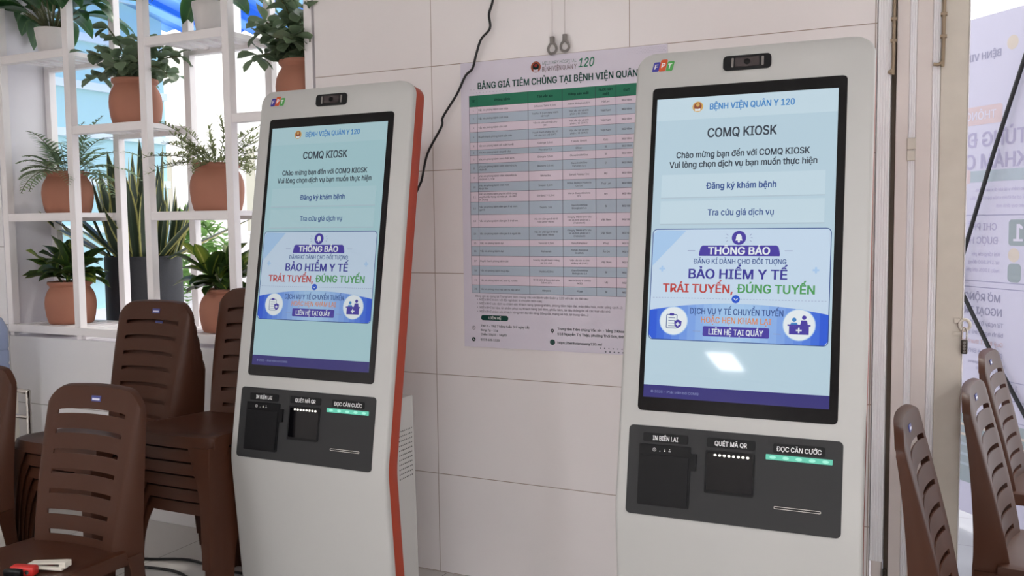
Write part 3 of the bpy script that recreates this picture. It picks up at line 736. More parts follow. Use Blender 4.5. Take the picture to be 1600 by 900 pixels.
    for i, (ch, m) in enumerate((('F', 'mark_blue'), ('P', 'mark_orange'), ('T', 'mark_green'))):
        x = -.004 + .0195 * i; y = .062 + (.003 if i == 1 else 0); h = .0165 if i == 1 else .0135
        pts = [(x + px + .22 * py, y + py) for px, py in rrect(0, .019, -h, h, .004, 4)]
        k.poly(pts, m, 1 + (i == 1)); k.text(ch, x + .0098, y, 'print_white', cap=.013, bold=.03, shear=.2, layer=4)
    bm = bmesh.new(); k.into(bm); obj('logo', bm, k.mats, t, smooth='keep').data.shade_flat()
    # control panel
    FN = lambda p, q, n: fp(p, -q, n)
    bm = bmesh.new(); prism(bm, rrect(-.02, .5217, -1.154, -.921, .012), -.004, .0025, fn=FN); cp = obj('control_panel', bm, 'charcoal', t, smooth=40)
    for x0, x1, s in ((.02, .14, 'IN BIÊN LAI'), (.189, .312, 'QUÉT MÃ QR'), (.356, .48, 'ĐỌC CĂN CƯỚC')):
        k = Ink(lambda x, y, l: fp(x, -y, .0046 + .0003 * l)); k.mi('plate')
        k.text(s, (x0 + x1) / 2, -.9515, 'print_white', width=(x1 - x0) * (.56 if s[0] == 'I' else .66 if s[0] == 'Q' else .86), cap=.0118, bold=.02, layer=1)
        bm = bmesh.new(); prism(bm, rrect(x0, x1, -.9625, -.9385, .005), .002, .0045, fn=FN); k.into(bm); obj('label_plate', bm, k.mats, cp, smooth='keep').data.shade_flat()
    bm = bmesh.new(); prism(bm, rrect(.011, .149, -1.127, -.968, .003, 3), 0, .0055, fn=FN); pr_ = obj('receipt_printer', bm, 'black', cp, smooth=40)
    bm = bmesh.new(); prism(bm, rrect(.016, .144, -1.122, -.996, .002, 3), .005, .0085, fn=FN); obj('paper_door', bm, 'plate', pr_, smooth=40)
    bm = bmesh.new(); prism(bm, rrect(.149, .165, -1.028, -.984, .003, 3), .002, .009, fn=FN); obj('latch', bm, 'black', pr_, smooth=40)
    k = Ink(lambda x, y, l: fp(x, -y, .0058 + .0002 * l))
    k.ring(circ(.052, -.982, .0042, 14), .001, 'print_white', 1)
    k.line(.052, -.984, .052, -.98, .0012, 'print_white', 1); k.poly(circ(.067, -.985, .0011, 8), 'print_white', 1); k.poly(circ(.08, -.9835, .0016, 8), 'led_white', 1)
    k.poly(circ(.08, -.979, .0009, 8), 'print_white', 1); k.line(.09, -.984, .096, -.984, .0014, 'print_white', 1); k.line(.0915, -.979, .0945, -.979, .0014, 'print_white', 1)
    bm = bmesh.new(); k.into(bm); obj('indicator_icons', bm, k.mats, pr_, smooth='keep').data.shade_flat()
    bm = bmesh.new(); prism(bm, rrect(.187, .312, -1.080, -.970, .005), 0, .005, fn=FN); qs = obj('code_scanner', bm, 'black', cp, smooth=40)
    bm = bmesh.new(); prism(bm, rrect(.192, .307, -1.072, -.976, .003), .004, .0056, fn=FN); obj('scan_window', bm, 'glass', qs, smooth=40)
    bm = bmesh.new()
    for i in range(8): prism(bm, circ(.212 + i * .0118, -.9815, .0038, 12, .003), .0056, .0062, fn=FN)
    obj('scan_lamps', bm, 'led_white', qs)
    k = Ink(lambda x, y, l: fp(x, -y, .0062 + .0002 * l))
    k.poly(rrect(.340, .497, -.979, -.968, .001, 2), 'led', 1)
    for i in range(5): k.poly(circ(.356 + i * .0315, -.9735, .008, 14, .004), 'led_hot', 2)
    bm = bmesh.new(); prism(bm, rrect(.339, .498, -.980, -.967, .001, 2), .001, .006, fn=FN); k.mi('led'); k.into(bm); obj('reader_light', bm, k.mats, cp, smooth='keep').data.shade_flat()
    bm = bmesh.new(); o1 = rrect(.362, .475, -1.1005, -1.0935, .0034, 5); i1 = rrect(.3637, .4733, -1.0988, -1.0952, .0017, 5)
    A = [bm.verts.new(FN(*p, .0045)) for p in o1]; B = [bm.verts.new(FN(*p, .0045)) for p in i1]; D = [bm.verts.new(FN(*p, .0005)) for p in o1]
    for i in range(len(A)):
        j = (i + 1) % len(A); bm.faces.new((A[i], A[j], B[j], B[i])); bm.faces.new((D[i], D[j], A[j], A[i]))
    sl = obj('card_slot', bm, 'metal', cp)
    bm = bmesh.new(); prism(bm, i1, .001, .0032, fn=FN); obj('slot_mouth', bm, 'dark', sl)
    return t
kiosk((-2.1426, -.5714), .0055, 'white touchscreen kiosk with orange side band beside the brown chair stacks', .68)
kiosk((-.7556, -.6208), .0215, 'white touchscreen kiosk covering the price poster edge, next to the folding gate', .85)

# ------------------------------------------------------------------ price poster on the wall
px0, px1, pz0, pz1 = -1.701, -.894, .920, 2.0015
for nm, rgb in (('poster_paper', (222, 216, 228)), ('poster_green', (52, 124, 98)), ('poster_dkgreen', (28, 74, 66)), ('poster_pink', (228, 214, 226)), ('poster_blue', (184, 198, 212)), ('poster_line', (60, 50, 70)), ('poster_ink', (70, 60, 80)), ('poster_deep', (18, 44, 42)), ('poster_grey', (120, 140, 140)), ('poster_brown', (160, 84, 60)), ('poster_red', (150, 52, 46)), ('poster_dot', (196, 190, 204)), ('poster_maroon', (84, 48, 54)), ('poster_dots_dark', (110, 112, 124))): M[nm] = plain(nm, rgb)
k = Ink(lambda x, y, l: (x, -.004 - .0003 * l, y)); k.mi('poster_paper')
ex, ez = -1.387, 1.963
k.poly(circ(ex, ez, .020), 'poster_brown', 1); k.poly(circ(ex, ez + .001, .0125), 'poster_deep', 2); k.poly(circ(ex, ez + .005, .0062, 20), 'poster_red', 3)
k.poly([(ex - .009, ez - .018), (ex + .009, ez - .018), (ex + .009, ez - .008), (ex, ez - .010), (ex - .009, ez - .008)], 'poster_paper', 4)
k.text('MILITARY HOSPITAL', -1.2945, 1.974, 'poster_grey', width=.133, cap=.0115, shear=.15)
k.text('BỆNH VIỆN QUÂN Y', -1.2945, 1.953, 'poster_maroon', width=.134, cap=.0165)
k.text('120', -1.190, 1.964, 'poster_green', width=.06, cap=.031, bold=.02, shear=.25)
k.text('BẢNG GIÁ TIÊM CHỦNG TẠI BỆNH VIỆN QUÂN Y 120', -1.627, 1.9115, 'poster_dkgreen', cap=.0235, width=.715, align='l', bold=.03)
for i in range(11): k.poly(circ(-1.647 + i * .014, 1.887 + (.0), .0022, 8), 'poster_dot', 1)
for i in range(2): k.poly(circ(-1.657 + i * .014, 1.9, .0022, 8), 'poster_dot', 1)
for i in range(26):
    for j in range(4): k.poly(circ(-1.04 + i * .0055 + (j % 2) * .0027, 1.994 - j * .0055, .0006 + .00005 * i, 6), 'poster_dot', 1)
cols = [-1.665, -1.631, -1.42, -1.284, -1.156, -1.079, -1.0, -.92]
rows = [1.877, 1.835, 1.808, 1.772, 1.74, 1.702, 1.673, 1.652, 1.622, 1.586, 1.55, 1.515, 1.476, 1.428, 1.38, 1.332, 1.308, 1.271, 1.233, 1.197, 1.16, 1.129]
for i in range(21):
    m = 'poster_green' if i == 0 else ('poster_pink' if i % 2 else 'poster_blue')
    k.poly([(cols[0], rows[i + 1]), (cols[-1], rows[i + 1]), (cols[-1], rows[i]), (cols[0], rows[i])], m, 1)
for z in rows[1:]: k.line(cols[0], z, cols[-1], z, .0010, 'poster_line', 2)
for x in cols: k.line(x, rows[0] if False else rows[-1], x, rows[0], .0014, 'poster_line', 2)
heads = ['TT', 'Phòng bệnh', 'Tên vắc xin', 'Hãng sản xuất', 'Nước sản\nxuất', 'ĐVT', 'Giá']
def cell(s, c, z0, z1, m, cap, bold=0, align='c'):
    L = s.split('\n'); n = len(L); lh = cap * 1.75
    for i, q in enumerate(L):
        y = (z0 + z1) / 2 + lh * (n - 1) / 2 - lh * i
        k.text(q, (cols[c] + cols[c + 1]) / 2 if align == 'c' else cols[c] + .004, y, m, cap=cap, bold=bold, align=align)
for c, h in enumerate(heads): cell(h, c, rows[1], rows[0], 'poster_deep', .0085, .025)
D = [('Vắc xin phòng bệnh cúm mùa', 'Influvac Tetra 0,5ml', 'Abbott Biologicals B.V', 'Hà Lan'),
     ('Vắc xin phòng bệnh cúm mùa', 'Ivacflu-S (cúm dạng mảnh\nbất hoạt)', 'Viện vắc xin và sinh\nphẩm y tế (IVAC)', 'Việt Nam'),
     ('Vắc xin phòng bệnh uốn ván', 'Vắc xin uốn ván hấp phụ\n(TT)', 'Viện vắc xin và sinh\nphẩm y tế (IVAC)', 'Việt Nam'),
     ('Huyết thanh phòng bệnh uốn ván', 'Huyết thanh kháng độc tố\nuốn ván tinh chế (SAT)', 'Viện vắc xin và sinh\nphẩm y tế (IVAC)', 'Việt Nam'),
     ('Vắc xin phòng bệnh sốt xuất huyết', 'Qdenga 0,5ml', 'Takeda GmbH', 'Đức'),
     ('Vắc xin phòng bệnh do phế cầu', 'Prevenar 13', 'Pfizer', 'Bỉ'),
     ('Vắc xin phòng bệnh zona thần kinh', 'Shingrix 0,5ml', 'GlaxoSmithKline', 'Bỉ'),
     ('Vắc xin phòng bệnh viêm não mô cầu\nnhóm B', 'Bexsero 0,5 ml', 'GlaxoSmithKline\nVaccines S.r.l', 'Ý'),
     ('Vắc xin phòng bệnh viêm não mô cầu\nnhóm A, C, Y W', 'Menactra', 'Sanofi Pasteur Inc', 'Mỹ'),
     ('Vắc xin phòng bệnh viêm não\nNhật Bản', 'Imojev 0,5ml', 'Global Biotech Products\nCo. Ltd', 'Thái Lan'),
     ('Vắc xin phòng bệnh ung thư cổ tử cung,\nung thư hầu họng, sùi mào gà... do HPV\n(9 chủng)', 'Gardasil 9 0,5ml', 'Merck Sharp & Dohme\nB.V', 'Mỹ'),
     ('Vắc xin phòng bệnh viêm gan A và viêm\ngan B', 'Twinrix 1ml', 'GlaxoSmithKline\nBiologicals S.A', 'Bỉ'),
     ('Vắc xin phòng bệnh viêm gan B ở trẻ em', 'Vắc xin viêm gan B tái tổ\nhợp Gene-Hbvax', 'Công ty TNHH MTV Vắc\nxin và Sinh phẩm số 1\n(Vabiotech)', 'Việt Nam'),
     ('Vắc xin phòng bệnh viêm gan B ở người lớn', 'Vắc xin viêm gan B tái tổ\nhợp Gene-Hbvax', 'Công ty TNHH MTV Vắc\nxin và Sinh phẩm số 1\n(Vabiotech)', 'Việt Nam'),
     ('Vắc xin phòng bệnh dại', 'Verorab 0,5ml', 'Sanofi Pasteur', 'Pháp'),
     ('Vắc xin phòng bệnh dại', 'Abhayrab', 'Human Biological\nInstitute', 'Ấn Độ'),
     ('Huyết thanh phòng bệnh dại', 'Ivacrig (Huyết thanh kháng\ndại tinh chế)', 'Viện vắc xin và sinh\nphẩm y tế (IVAC)', 'Việt Nam'),
     ('Vắc xin phòng bệnh thuỷ đậu', 'Varilrix 0,5ml', 'GlaxoSmithKline\nBiologicals S.A', 'Bỉ'),
     ('Vắc xin phòng bệnh sởi, quai bị, rubella', 'M-M-R II & Dung dịch pha\n0,5ml 10\'s', 'Merck Sharp & Dohme\n(MSD)', 'Mỹ'),
     ('Vắc xin phòng virus hợp bào hô hấp (RSV)', 'Abrysvo', 'Pfizer', 'Bỉ')]
for i, (a, b, c, d) in enumerate(D):
    z1, z0 = rows[i + 1], rows[i + 2]; cp_ = .0066
    cell(str(i + 1), 0, z0, z1, 'poster_ink', cp_); cell(a, 1, z0, z1, 'poster_ink', cp_ if len(a.split('\n')[0]) < 36 else .0062, .008, 'l')
    cell(b, 2, z0, z1, 'poster_ink', .0066 if len(b) < 22 else .006, .006); cell(c, 3, z0, z1, 'poster_ink', .0066 if len(c) < 22 else .006, .006)
    cell(d, 4, z0, z1, 'poster_ink', cp_, .006); cell('Mũi tiêm', 5, z0, z1, 'poster_ink', cp_, .012)
k.text('Bảng giá áp dụng tại Trung tâm tiêm chủng Vắc xin Bệnh viện Quân y 120 với các ưu đãi sau:', -1.649, 1.1175, 'poster_ink', width=.462, align='l')
for s, z, w in (('MIỄN PHÍ khám với đội ngũ bác sĩ chuyên môn cao;', 1.1045, .262), ('MIỄN PHÍ các dịch vụ chăm sóc Khách hàng (phòng khám, phòng tiêm hiện đại, máy điều hoà, nước uống sạch...);', 1.0895, .575), ('MIỄN PHÍ tài liệu, ấn phẩm phục vụ Khách hàng (sổ tiêm, phiếu tiêm, tài liệu thông tin về các loại vắc xin)', 1.074, .528), ('MIỄN PHÍ chăm sóc Khách hàng trên đa nền tảng (tổng đài, mạng xã hội, tại trung tâm...)', 1.0585, .444)):
    k.poly(circ(-1.641, z, .0014, 8), 'poster_ink', 2); k.text(s, -1.632, z, 'poster_ink', width=w, align='l')
k.poly(rrect(-1.627, -1.511, 1.0245, 1.0445, .009), 'poster_dkgreen', 2); k.text('LIÊN HỆ', -1.5675, 1.0345, 'print_white', width=.052, bold=.02, layer=4)
for s, z, w, x in (('Thứ 2 - Thứ 7 hằng tuần (trừ ngày Lễ)', 1.0035, .204, -1.629), ('Sáng: 7g - 11g', .987, .073, -1.629), ('Chiều: 13g30 - 16g30', .9705, .11, -1.629), ('0273 625 1120', .9495, .081, -1.630), ('Trung tâm Tiêm chủng Vắc xin - Tầng 2 Khoa Khám bệnh', 1.004, .325, -1.309), ('518 Nguyễn Thị Thập, phường Thới Sơn, tỉnh Đồng Tháp', .985, .325, -1.309), ('https://benhvienquany120.vn/', .953, .174, -1.309)):
    k.text(s, x, z, 'poster_deep', width=w, align='l', bold=.02)
k.ring(circ(-1.6595, .9945, .0065, 14), .0014, 'poster_deep', 2); k.line(-1.6595, .9945, -1.6595, .9985, .0014, 'poster_deep', 3); k.line(-1.6595, .9945, -1.656, .9935, .0014, 'poster_deep', 3)
k.poly(circ(-1.6605, .9495, .008, 18), 'poster_deep', 2); k.line(-1.6635, .9525, -1.6575, .9465, .002, 'print_white', 3)
k.poly([(-1.33, .985), (-1.3235, .996), (-1.3245, 1.0), (-1.33, 1.0035), (-1.3355, 1.0), (-1.3365, .996)], 'poster_deep', 2); k.poly(circ(-1.33, .9965, .0025, 10), 'poster_paper', 3)
k.poly(circ(-1.33, .953, .0105, 20), 'poster_dkgreen', 2); k.ring(circ(-1.33, .953, .006, 14), .001, 'poster_grey', 3); k.line(-1.336, .953, -1.324, .953, .001, 'poster_grey', 3)
for r in range(2):
    for i in range(5 + 12):
        x = -1.142 + i * .0165 + r * .0
        if r == 1 and i < 1: continue
        k.poly(circ(x + .004 * r, .940 - .0125 * r, (.0022 if r == 0 else .003), 10), 'poster_dots_dark', 2)
bm = bmesh.new(); box(bm, px0, px1, -.004, -.0005, pz0, pz1); k.into(bm)
o = obj('price_poster', bm, k.mats, smooth='keep'); o.data.shade_flat()
tag(o, 'lilac hospital vaccination price list poster with a green-headed table on the tiled wall', 'poster')

# ------------------------------------------------------------------ cord pulls and cable on the wall
for x, z, lab in ((-1.316, 2.034, 'grey teardrop cord pull hanging lower and nearer the black cable'), (-1.267, 2.038, 'grey teardrop cord pull hanging slightly higher, farther from the black cable')):
    t = thing('cord_pull', lab, 'cord pull', (x, -.016, z), 0, 'grey cord pulls')
    bm = bmesh.new(); pts = []
    for i in range(28):
        a = 2 * PI * i / 28; rr = .0155 * (1 - .22 * sin(a)); pts.append((rr * cos(a), 0, -.012 + .0185 * sin(a)))
    tube(bm, pts, .0048, 8, closed=True); obj('ring', bm, 'grey', t, smooth=60)
    bm = bmesh.new(); box(bm, -.0085, .0085, -.006, .006, .006, .030, bev=.003); obj('grip', bm, 'grey', t, smooth=50)
    bm = bmesh.new(); tube(bm, [(0, 0, .028), (0, .004, .45), (0, .008, 2.99 - z)], .0016, 6); obj('cord', bm, 'cordmat', t, smooth=60)
P = [(-1.5, -.02, 2.6), (-1.535, -.02, 2.32), (-1.551, -.02, 2.219), (-1.568, -.02, 2.169), (-1.564, -.022, 2.117), (-1.602, -.022, 2.079), (-1.624, -.02, 2.027), (-1.641, -.02, 1.976), (-1.672, -.02, 1.95), (-1.709, -.022, 1.884), (-1.772, -.02, 1.803), (-1.779, -.02, 1.767), (-1.843, -.02, 1.668), (-1.868, -.025, 1.57), (-1.885, -.03, 1.53), (-1.92, -.12, 1.35), (-1.9, -.25, 1.1), (-1.88, -.4, .86)]
bm = bmesh.new(); tube(bm, spline([(-1.47, -.02, 2.98)] + P, 6), .0048, 8)
tag(obj('power_cable', bm, 'cable', smooth=60), 'black power cable running down the tiled wall and behind the kiosk with orange band', 'cable')

# ------------------------------------------------------------------ plastic chairs
SLOT = [.843, .717, .590, .465, .338, .209, .085]
def backp(u, v):
    s = abs(u); sg = 1 if u >= 0 else -1; su = min(s, 1); vv = min(max(v, 0), 1)
    hw = .156 + .034 * vv
    zt = .90 - .010 * su ** 2 - .045 * max(0, (su - .6) / .4) ** 2.8
    z = .42 + (vv if v >= 0 else v) * (zt - .42); y = .105 * vv ** 1.2 - .02 * su ** 2 + .02
    x = sg * su * hw
    if s > 1:                                      # wings swept back, wider towards the seat
        t = (s - 1) / .3; x += sg * (.024 + .016 * (1 - vv)) * (1 - max(0, 1 - t) ** 1.6) * (1 - .75 * vv ** 4); y += (.026 + .065 * (1 - vv) ** 1.3) * t ** 1.3 * (1 - .3 * vv ** 4); z -= .012 * t * vv ** 4
    if v > 1:
        t = (v - 1) / .08; q = 1 - min(1, (s - 1) / .3) if s > 1 else 1; y += .022 * t * q; z += .006 * (1 - (1 - t) ** 2) * q
    return (x, y, z)
def seatp(u, v):
    s = abs(u); sg = 1 if u >= 0 else -1; su = min(s, 1); vv = min(v, 1)
    hw = .190 + .016 * min(1, vv * 1.2); x = sg * su * hw; y = .02 - .41 * vv
    y += .03 * su ** 4 * vv                        # rounded front corners
    z = .43 + .018 * vv - .012 * (1 - su ** 2) * sin(PI * min(1, vv))
    if vv > .86: z -= .008 * ((vv - .86) / .14) ** 2
    if su > .9: z -= .004 * ((su - .9) / .1) ** 2
    tu = (s - 1) / .3 if s > 1 else 0; tv = (v - 1) / .12 if v > 1 else 0
    if tu: x += sg * .008 * (1 - (1 - tu) ** 2)
    if tv: y -= .008 * (1 - (1 - tv) ** 2)
    z -= .037 * max(tu, tv)
    return (x, y, z)
def make_chair(name, label, group):
    t = thing(name, label, 'chair', (0, 0, 0), 0, group)
    us = [-1.3, -1.2, -1.1, -1.03, -1, -.93, -.84, -.77, -.75, -.71, -.69] + [-.6 + .12 * i for i in range(11)] + [.69, .71, .75, .77, .84, .93, 1, 1.03, 1.1, 1.2, 1.3]
    vs = [-.1, -.05, 0, .03]
    for s in sorted(SLOT): vs += [s - .0145, s + .0145]
    vs += [.90, .94, .97, 1.0, 1.02, 1.05, 1.08]
    def mask(i, j):
        um = (us[i] + us[i + 1]) / 2; vm = (vs[j] + vs[j + 1]) / 2
        if vm < 0: return abs(um) > 1
        w = .76 if vm > .15 else .70
        return not (abs(um) < w and any(abs(vm - s) < .012 for s in SLOT))
    bm = bmesh.new(); sheet(bm, backp, us, vs, .0042, mask); obj('backrest', bm, 'chair', t, smooth=38)
    bk = t.children[0]
    p = Vector(backp(.02, .925)); bm = bmesh.new()
    fs = box(bm, -.019, .019, -.0012, .0008, -.009, .009, 0)
    box(bm, -.015, .015, -.0016, -.0008, -.005, .001, 1)
    bmesh.ops.rotate(bm, verts=bm.verts, cent=(0, 0, 0), matrix=Matrix.Rotation(-.2, 3, 'X')); bmesh.ops.translate(bm, verts=bm.verts, vec=p + Vector((0, -.001, 0)))
    o = obj('sticker', bm, ['sticker_blue', 'sticker'], bk); o['label'] = 'small blue and white maker sticker'
    us2 = [-1.3, -1.2, -1.1, -1.04, -1, -.97, -.92, -.8] + [-.6 + .2 * i for i in range(7)] + [.8, .92, .97, 1, 1.04, 1.1, 1.2, 1.3]
    vs2 = [-.02, .1, .2, .3, .4, .5, .6, .7, .8, .86, .9, .94, .97, 1, 1.015, 1.04, 1.08, 1.12]
    bm = bmesh.new(); sheet(bm, seatp, us2, vs2, .004, None, flip=True); obj('seat', bm, 'chair', t, smooth=45)
    for sx in (-1, 1):
        for fr in (1, 0):
            bm = bmesh.new(); rings = []
            for i in range(9):
                q = i / 8; z = .408 * (1 - q); w = .036 + .05 * (1 - q) ** 5 + .012 * (1 - q); th = .004
                if fr: X, Y = sx * (.213 + .006 * q), -.392 - .018 * q; dy = 1
                else: X, Y = sx * (.198 + .012 * q), .088 + .03 * q; dy = -1
                if not fr: w = .034 + .03 * (1 - q) ** 2
                c = .008
                outl = [(X - sx * w, Y), (X - sx * c, Y), (X - sx * c * .3, Y + dy * c * .3), (X, Y + dy * c), (X, Y + dy * w), (X - sx * th, Y + dy * w), (X - sx * th, Y + dy * (c + .001)), (X - sx * (c + .001), Y + dy * th), (X - sx * w, Y + dy * th)]
                rings.append([bm.verts.new((a, b, z)) for a, b in outl])
            n = len(rings[0])
            for A, B in zip(rings, rings[1:]):
                for k_ in range(n): bm.faces.new((A[k_], A[(k_ + 1) % n], B[(k_ + 1) % n], B[k_]))
            bm.faces.new(rings[0]); bm.faces.new(rings[-1][::-1])
            obj('leg', bm, 'chair', t, smooth=40)
    return t
proto = make_chair('plastic_chair', 'brown plastic chair with a stapler and cutter on its seat', 'loose brown plastic chairs')
proto.location = (-2.40, -1.235, 0); proto.rotation_euler.z = .06
ORD = ['topmost', 'second from top', 'third from top', 'fourth from top', 'lowest']
def chair(loc, rz, label, group):
    c = copy_tree(proto); c.location = loc; c.rotation_euler = (0, 0, rz); c['label'] = label; c['group'] = group
    return c
chair((-3.17, -1.10, 0), .0, 'brown plastic chair cut off at the photo edge beside the chrome-framed chair', 'loose brown plastic chairs')
for k in range(5):
    chair((-2.845, -.575 + .012 * k, .05 * (4 - k)), .0, ORD[k] + ' brown plastic chair in the stack under the granite planter', 'stacked brown chairs under the granite planter')
ORD = ['topmost', 'second from top', 'third from top', 'third from bottom', 'second from bottom', 'lowest']
for k in range(6):
    chair((-2.42, -.46 + .012 * k, .05 * (5 - k)), .0, ORD[k] + ' brown plastic chair in the stack half hidden behind the orange-banded kiosk', 'stacked brown chairs behind the kiosk')
chair((.025, -.60, 0), math.radians(86), 'brown plastic chair directly in front of the folding gate, beside the kiosk', 'brown plastic chairs at the doorway')
chair((.185, -.10, 0), math.radians(82), 'brown plastic chair in the doorway just below the padlock', 'brown plastic chairs at the doorway')
chair((.25, .72, -.01), math.radians(80), 'brown plastic chair outside, between the doorway chair and the banner', 'brown plastic chairs at the doorway')

# stapler and cutter on the front chair seat
t = thing('stapler', 'cream white stapler lying on the chair seat', 'stapler', (-2.285, -1.40, .4365), .25)
bm = bmesh.new(); box(bm, -.055, .05, -.014, .014, 0, .009, bev=.003); obj('base', bm, 'wplastic', t, smooth=40)
bm = bmesh.new(); prism(bm, [(-.058, .016), (.05, .026), (.062, .026), (.062, .010), (.053, .010), (.053, .020), (.045, .020), (-.058, .012)], -.013, .013, 'y'); obj('arm', bm, 'wplastic', t, smooth=30)
bm = bmesh.new(); box(bm, -.04, .045, -.007, .007, .0105, .0155); obj('magazine', bm, 'metal', t)
bm = bmesh.new(); box(bm, .04, .052, -.011, .011, .008, .018); obj('hinge', bm, 'wplastic', t)
t = thing('paper_cutter', 'red and black plastic cutter lying in front of the stapler', 'cutter', (-2.305, -1.455, .4345), .3)
bm = bmesh.new(); box(bm, -.045, .03, -.015, .015, 0, .028, bev=.008, seg=3); obj('body', bm, 'red', t, smooth=50)
bm = bmesh.new(); box(bm, -.05, .005, -.035, -.0155, 0, .026, bev=.007, seg=3); obj('grip', bm, 'black', t, smooth=50)
bm = bmesh.new(); tube(bm, [(.012, -.017, .014), (.012, .017, .014)], .006, 12); obj('pivot', bm, 'metal', t, smooth=40)

# chrome chair and water dispenser at the far corner
t = thing('chrome_chair', 'chair with chrome tube frame and brown pad, mostly hidden behind plastic chairs', 'chair', (-3.77, -.68, 0))
def tb(name, pts, r=.011): 
    b_ = bmesh.new(); tube(b_, spline(pts, 6), r, 10); return obj(name, b_, 'chrome', t, smooth=60)
bm = bmesh.new(); box(bm, -.22, .22, -.2, .2, .40, .445, bev=.015, seg=3); obj('seat', bm, 'seatpad', t, smooth=50)
tb('frame', [(.17, .17, .02), (.175, .19, .4), (.17, .2, .66), (.14, .2, .69), (-.14, .2, .69), (-.17, .2, .66), (-.175, .19, .4), (-.17, .17, .02)])
bm = bmesh.new(); tube(bm, [(-.165, .205, .575), (.165, .205, .575)], .009, 10); obj('back_rail', bm, 'chrome', t, smooth=60)
for sx in (-1, 1):
    bm = bmesh.new(); tube(bm, [(sx * .18, -.16, .405), (sx * .19, -.18, 0)], .011, 10); obj('leg', bm, 'chrome', t, smooth=60)
t = thing('water_dispenser', 'white water dispenser cabinet under the blue jug at the photo edge', 'water dispenser', (-4.22, -.28, 0))
bm = bmesh.new(); box(bm, -.13, .10, -.13, .13, 0, .65, bev=.01); obj('cabinet', bm, 'wplastic', t, smooth=40)
for x in (-.06, 0):
    bm = bmesh.new(); tube(bm, [(x, -.13, .5), (x, -.17, .5), (x, -.175, .47)], .01, 8); obj('tap', bm, 'red' if x else 'cable', t, smooth=50)
t = thing('water_jug', 'blue translucent water jug at the photo edge below the plant shelf', 'water jug', (-4.22, -.28, .651))
bm = bmesh.new(); lathe(bm, [(.001, 0), (.12, 0), (.132, .02), (.132, .08), (.127, .09), (.132, .1), (.132, .15), (.127, .16), (.132, .17), (.132, .26), (.11, .31), (.06, .335), (.028, .345), (.028, .385), (.001, .385)], 40, cap=False); obj('bottle', bm, 'jug', t, smooth=45)
bm = bmesh.new(); lathe(bm, [(.001, .386), (.03, .386), (.03, .37), (.031, .37), (.031, .392), (.001, .392)], 24, cap=False); obj('cap', bm, 'sticker_blue', t, smooth=40)
# cables lying on the floor
for i, (pts, lab) in enumerate((([(-3.35, -.42, .006), (-3.05, -.40, .006), (-2.85, -.33, .006), (-2.6, -.36, .006), (-2.3, -.3, .006)], 'black cable lying on the floor under the chair stack, farther from the camera'),
                                ([(-3.3, -.5, .006), (-3.0, -.47, .006), (-2.8, -.45, .006), (-2.55, -.52, .006), (-2.3, -.42, .006)], 'black cable lying on the floor under the chair stack, nearer the camera'))):
    bm = bmesh.new(); tube(bm, spline(pts, 6), .006, 8); tag(obj('floor_cable', bm, 'cable', smooth=60), lab, 'cable', 'cables on the floor')

# ------------------------------------------------------------------ folding gate
g = thing('folding_gate', 'cream painted steel folding gate leaves stacked at the doorway edge', 'gate', (-.1, .03, 0))
def gb(name, x0, x1, y0, y1, z0, z1, m, bev=.002):
    bm = bmesh.new(); box(bm, x0 + .1, x1 + .1, y0 - .03, y1 - .03, z0, z1, bev=bev, seg=1); return obj(name, bm, m, g)
bm = bmesh.new(); pr = [(-.122, .01)]
for i in range(5):
    for a in (180, 225, 270, 315, 360): pr.append((-.118 + .0078 * i + .0036 * cos(math.radians(a)), -.048 + .0018 * sin(math.radians(a))))
pr.append((-.082, .01)); prism(bm, pr, .30, 2.94, 'z'); obj('ribbed_post', bm, 'gate_lt', g, smooth=30)
gb('lower_post', -.218, -.186, -.012, .04, .005, .30, 'gate')
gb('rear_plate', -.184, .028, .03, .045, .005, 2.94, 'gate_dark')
gb('panel', -.167, -.131, -.018, .03, .005, 2.94, 'gate')
gb('panel', -.111, -.067, -.018, .03, .005, 2.94, 'gate')
gb('panel', -.044, .031, -.02, .06, .005, 2.94, 'gate_dirty')
gb('edge_strip', .031, .034, -.022, .06, .005, 2.94, 'gate_lt', .0008)
for x0, x1 in ((-.131, -.111), (-.067, -.044)):
    bm = bmesh.new(); n = 3; w = (x1 - x0) / n; pp = [(x0 + .1, .0)]
    for i in range(n):
        for a in (180, 240, 300, 360): pp.append((x0 + .1 + w * (i + .5) + w * .46 * cos(math.radians(a)), -.045 + .003 * sin(math.radians(a))))
    pp.append((x1 + .1, .0)); prism(bm, pp, .005, 2.94, 'z'); obj('ribbed_strip', bm, 'gate_lt', g, smooth=30)
gb('joint_plate', -.134, -.109, -.024, -.01, 1.607, 1.643, 'gate_dirty'); gb('joint_plate', -.134, -.110, -.024, -.01, 1.573, 1.604, 'gate_dirty')
for x, xe, ze in ((-.176, -.190, 1.846), (-.038, -.064, 1.858)):
    bm = bmesh.new(); tube(bm, spline([(x + .1, -.062, 2.6), (x + .1, -.062, 2.2), (x + .1, -.062, ze + .02), (x + .095, -.063, ze + .004), (x * .5 + xe * .5 + .1, -.064, ze - .002), (xe + .1, -.066, ze)], 6), .0052, 10); r_ = obj('bolt_rod', bm, 'rust', g, smooth=50)
    bm = bmesh.new(); box(bm, x + .1 - .009, x + .1 + .009, -.068, -.045, 2.0, 2.008); box(bm, x + .1 - .009, x + .1 + .009, -.068, -.045, 1.935, 1.943); obj('rod_guide', bm, 'rust', r_)
bm = bmesh.new(); tube(bm, [(-.076, -.055, .02), (-.076, -.055, .28)], .006, 10); r_ = obj('bolt_rod', bm, 'brass', g, smooth=50)
bm = bmesh.new(); box(bm, -.088, -.064, -.062, -.04, .16, .175); obj('rod_guide', bm, 'rust', r_)
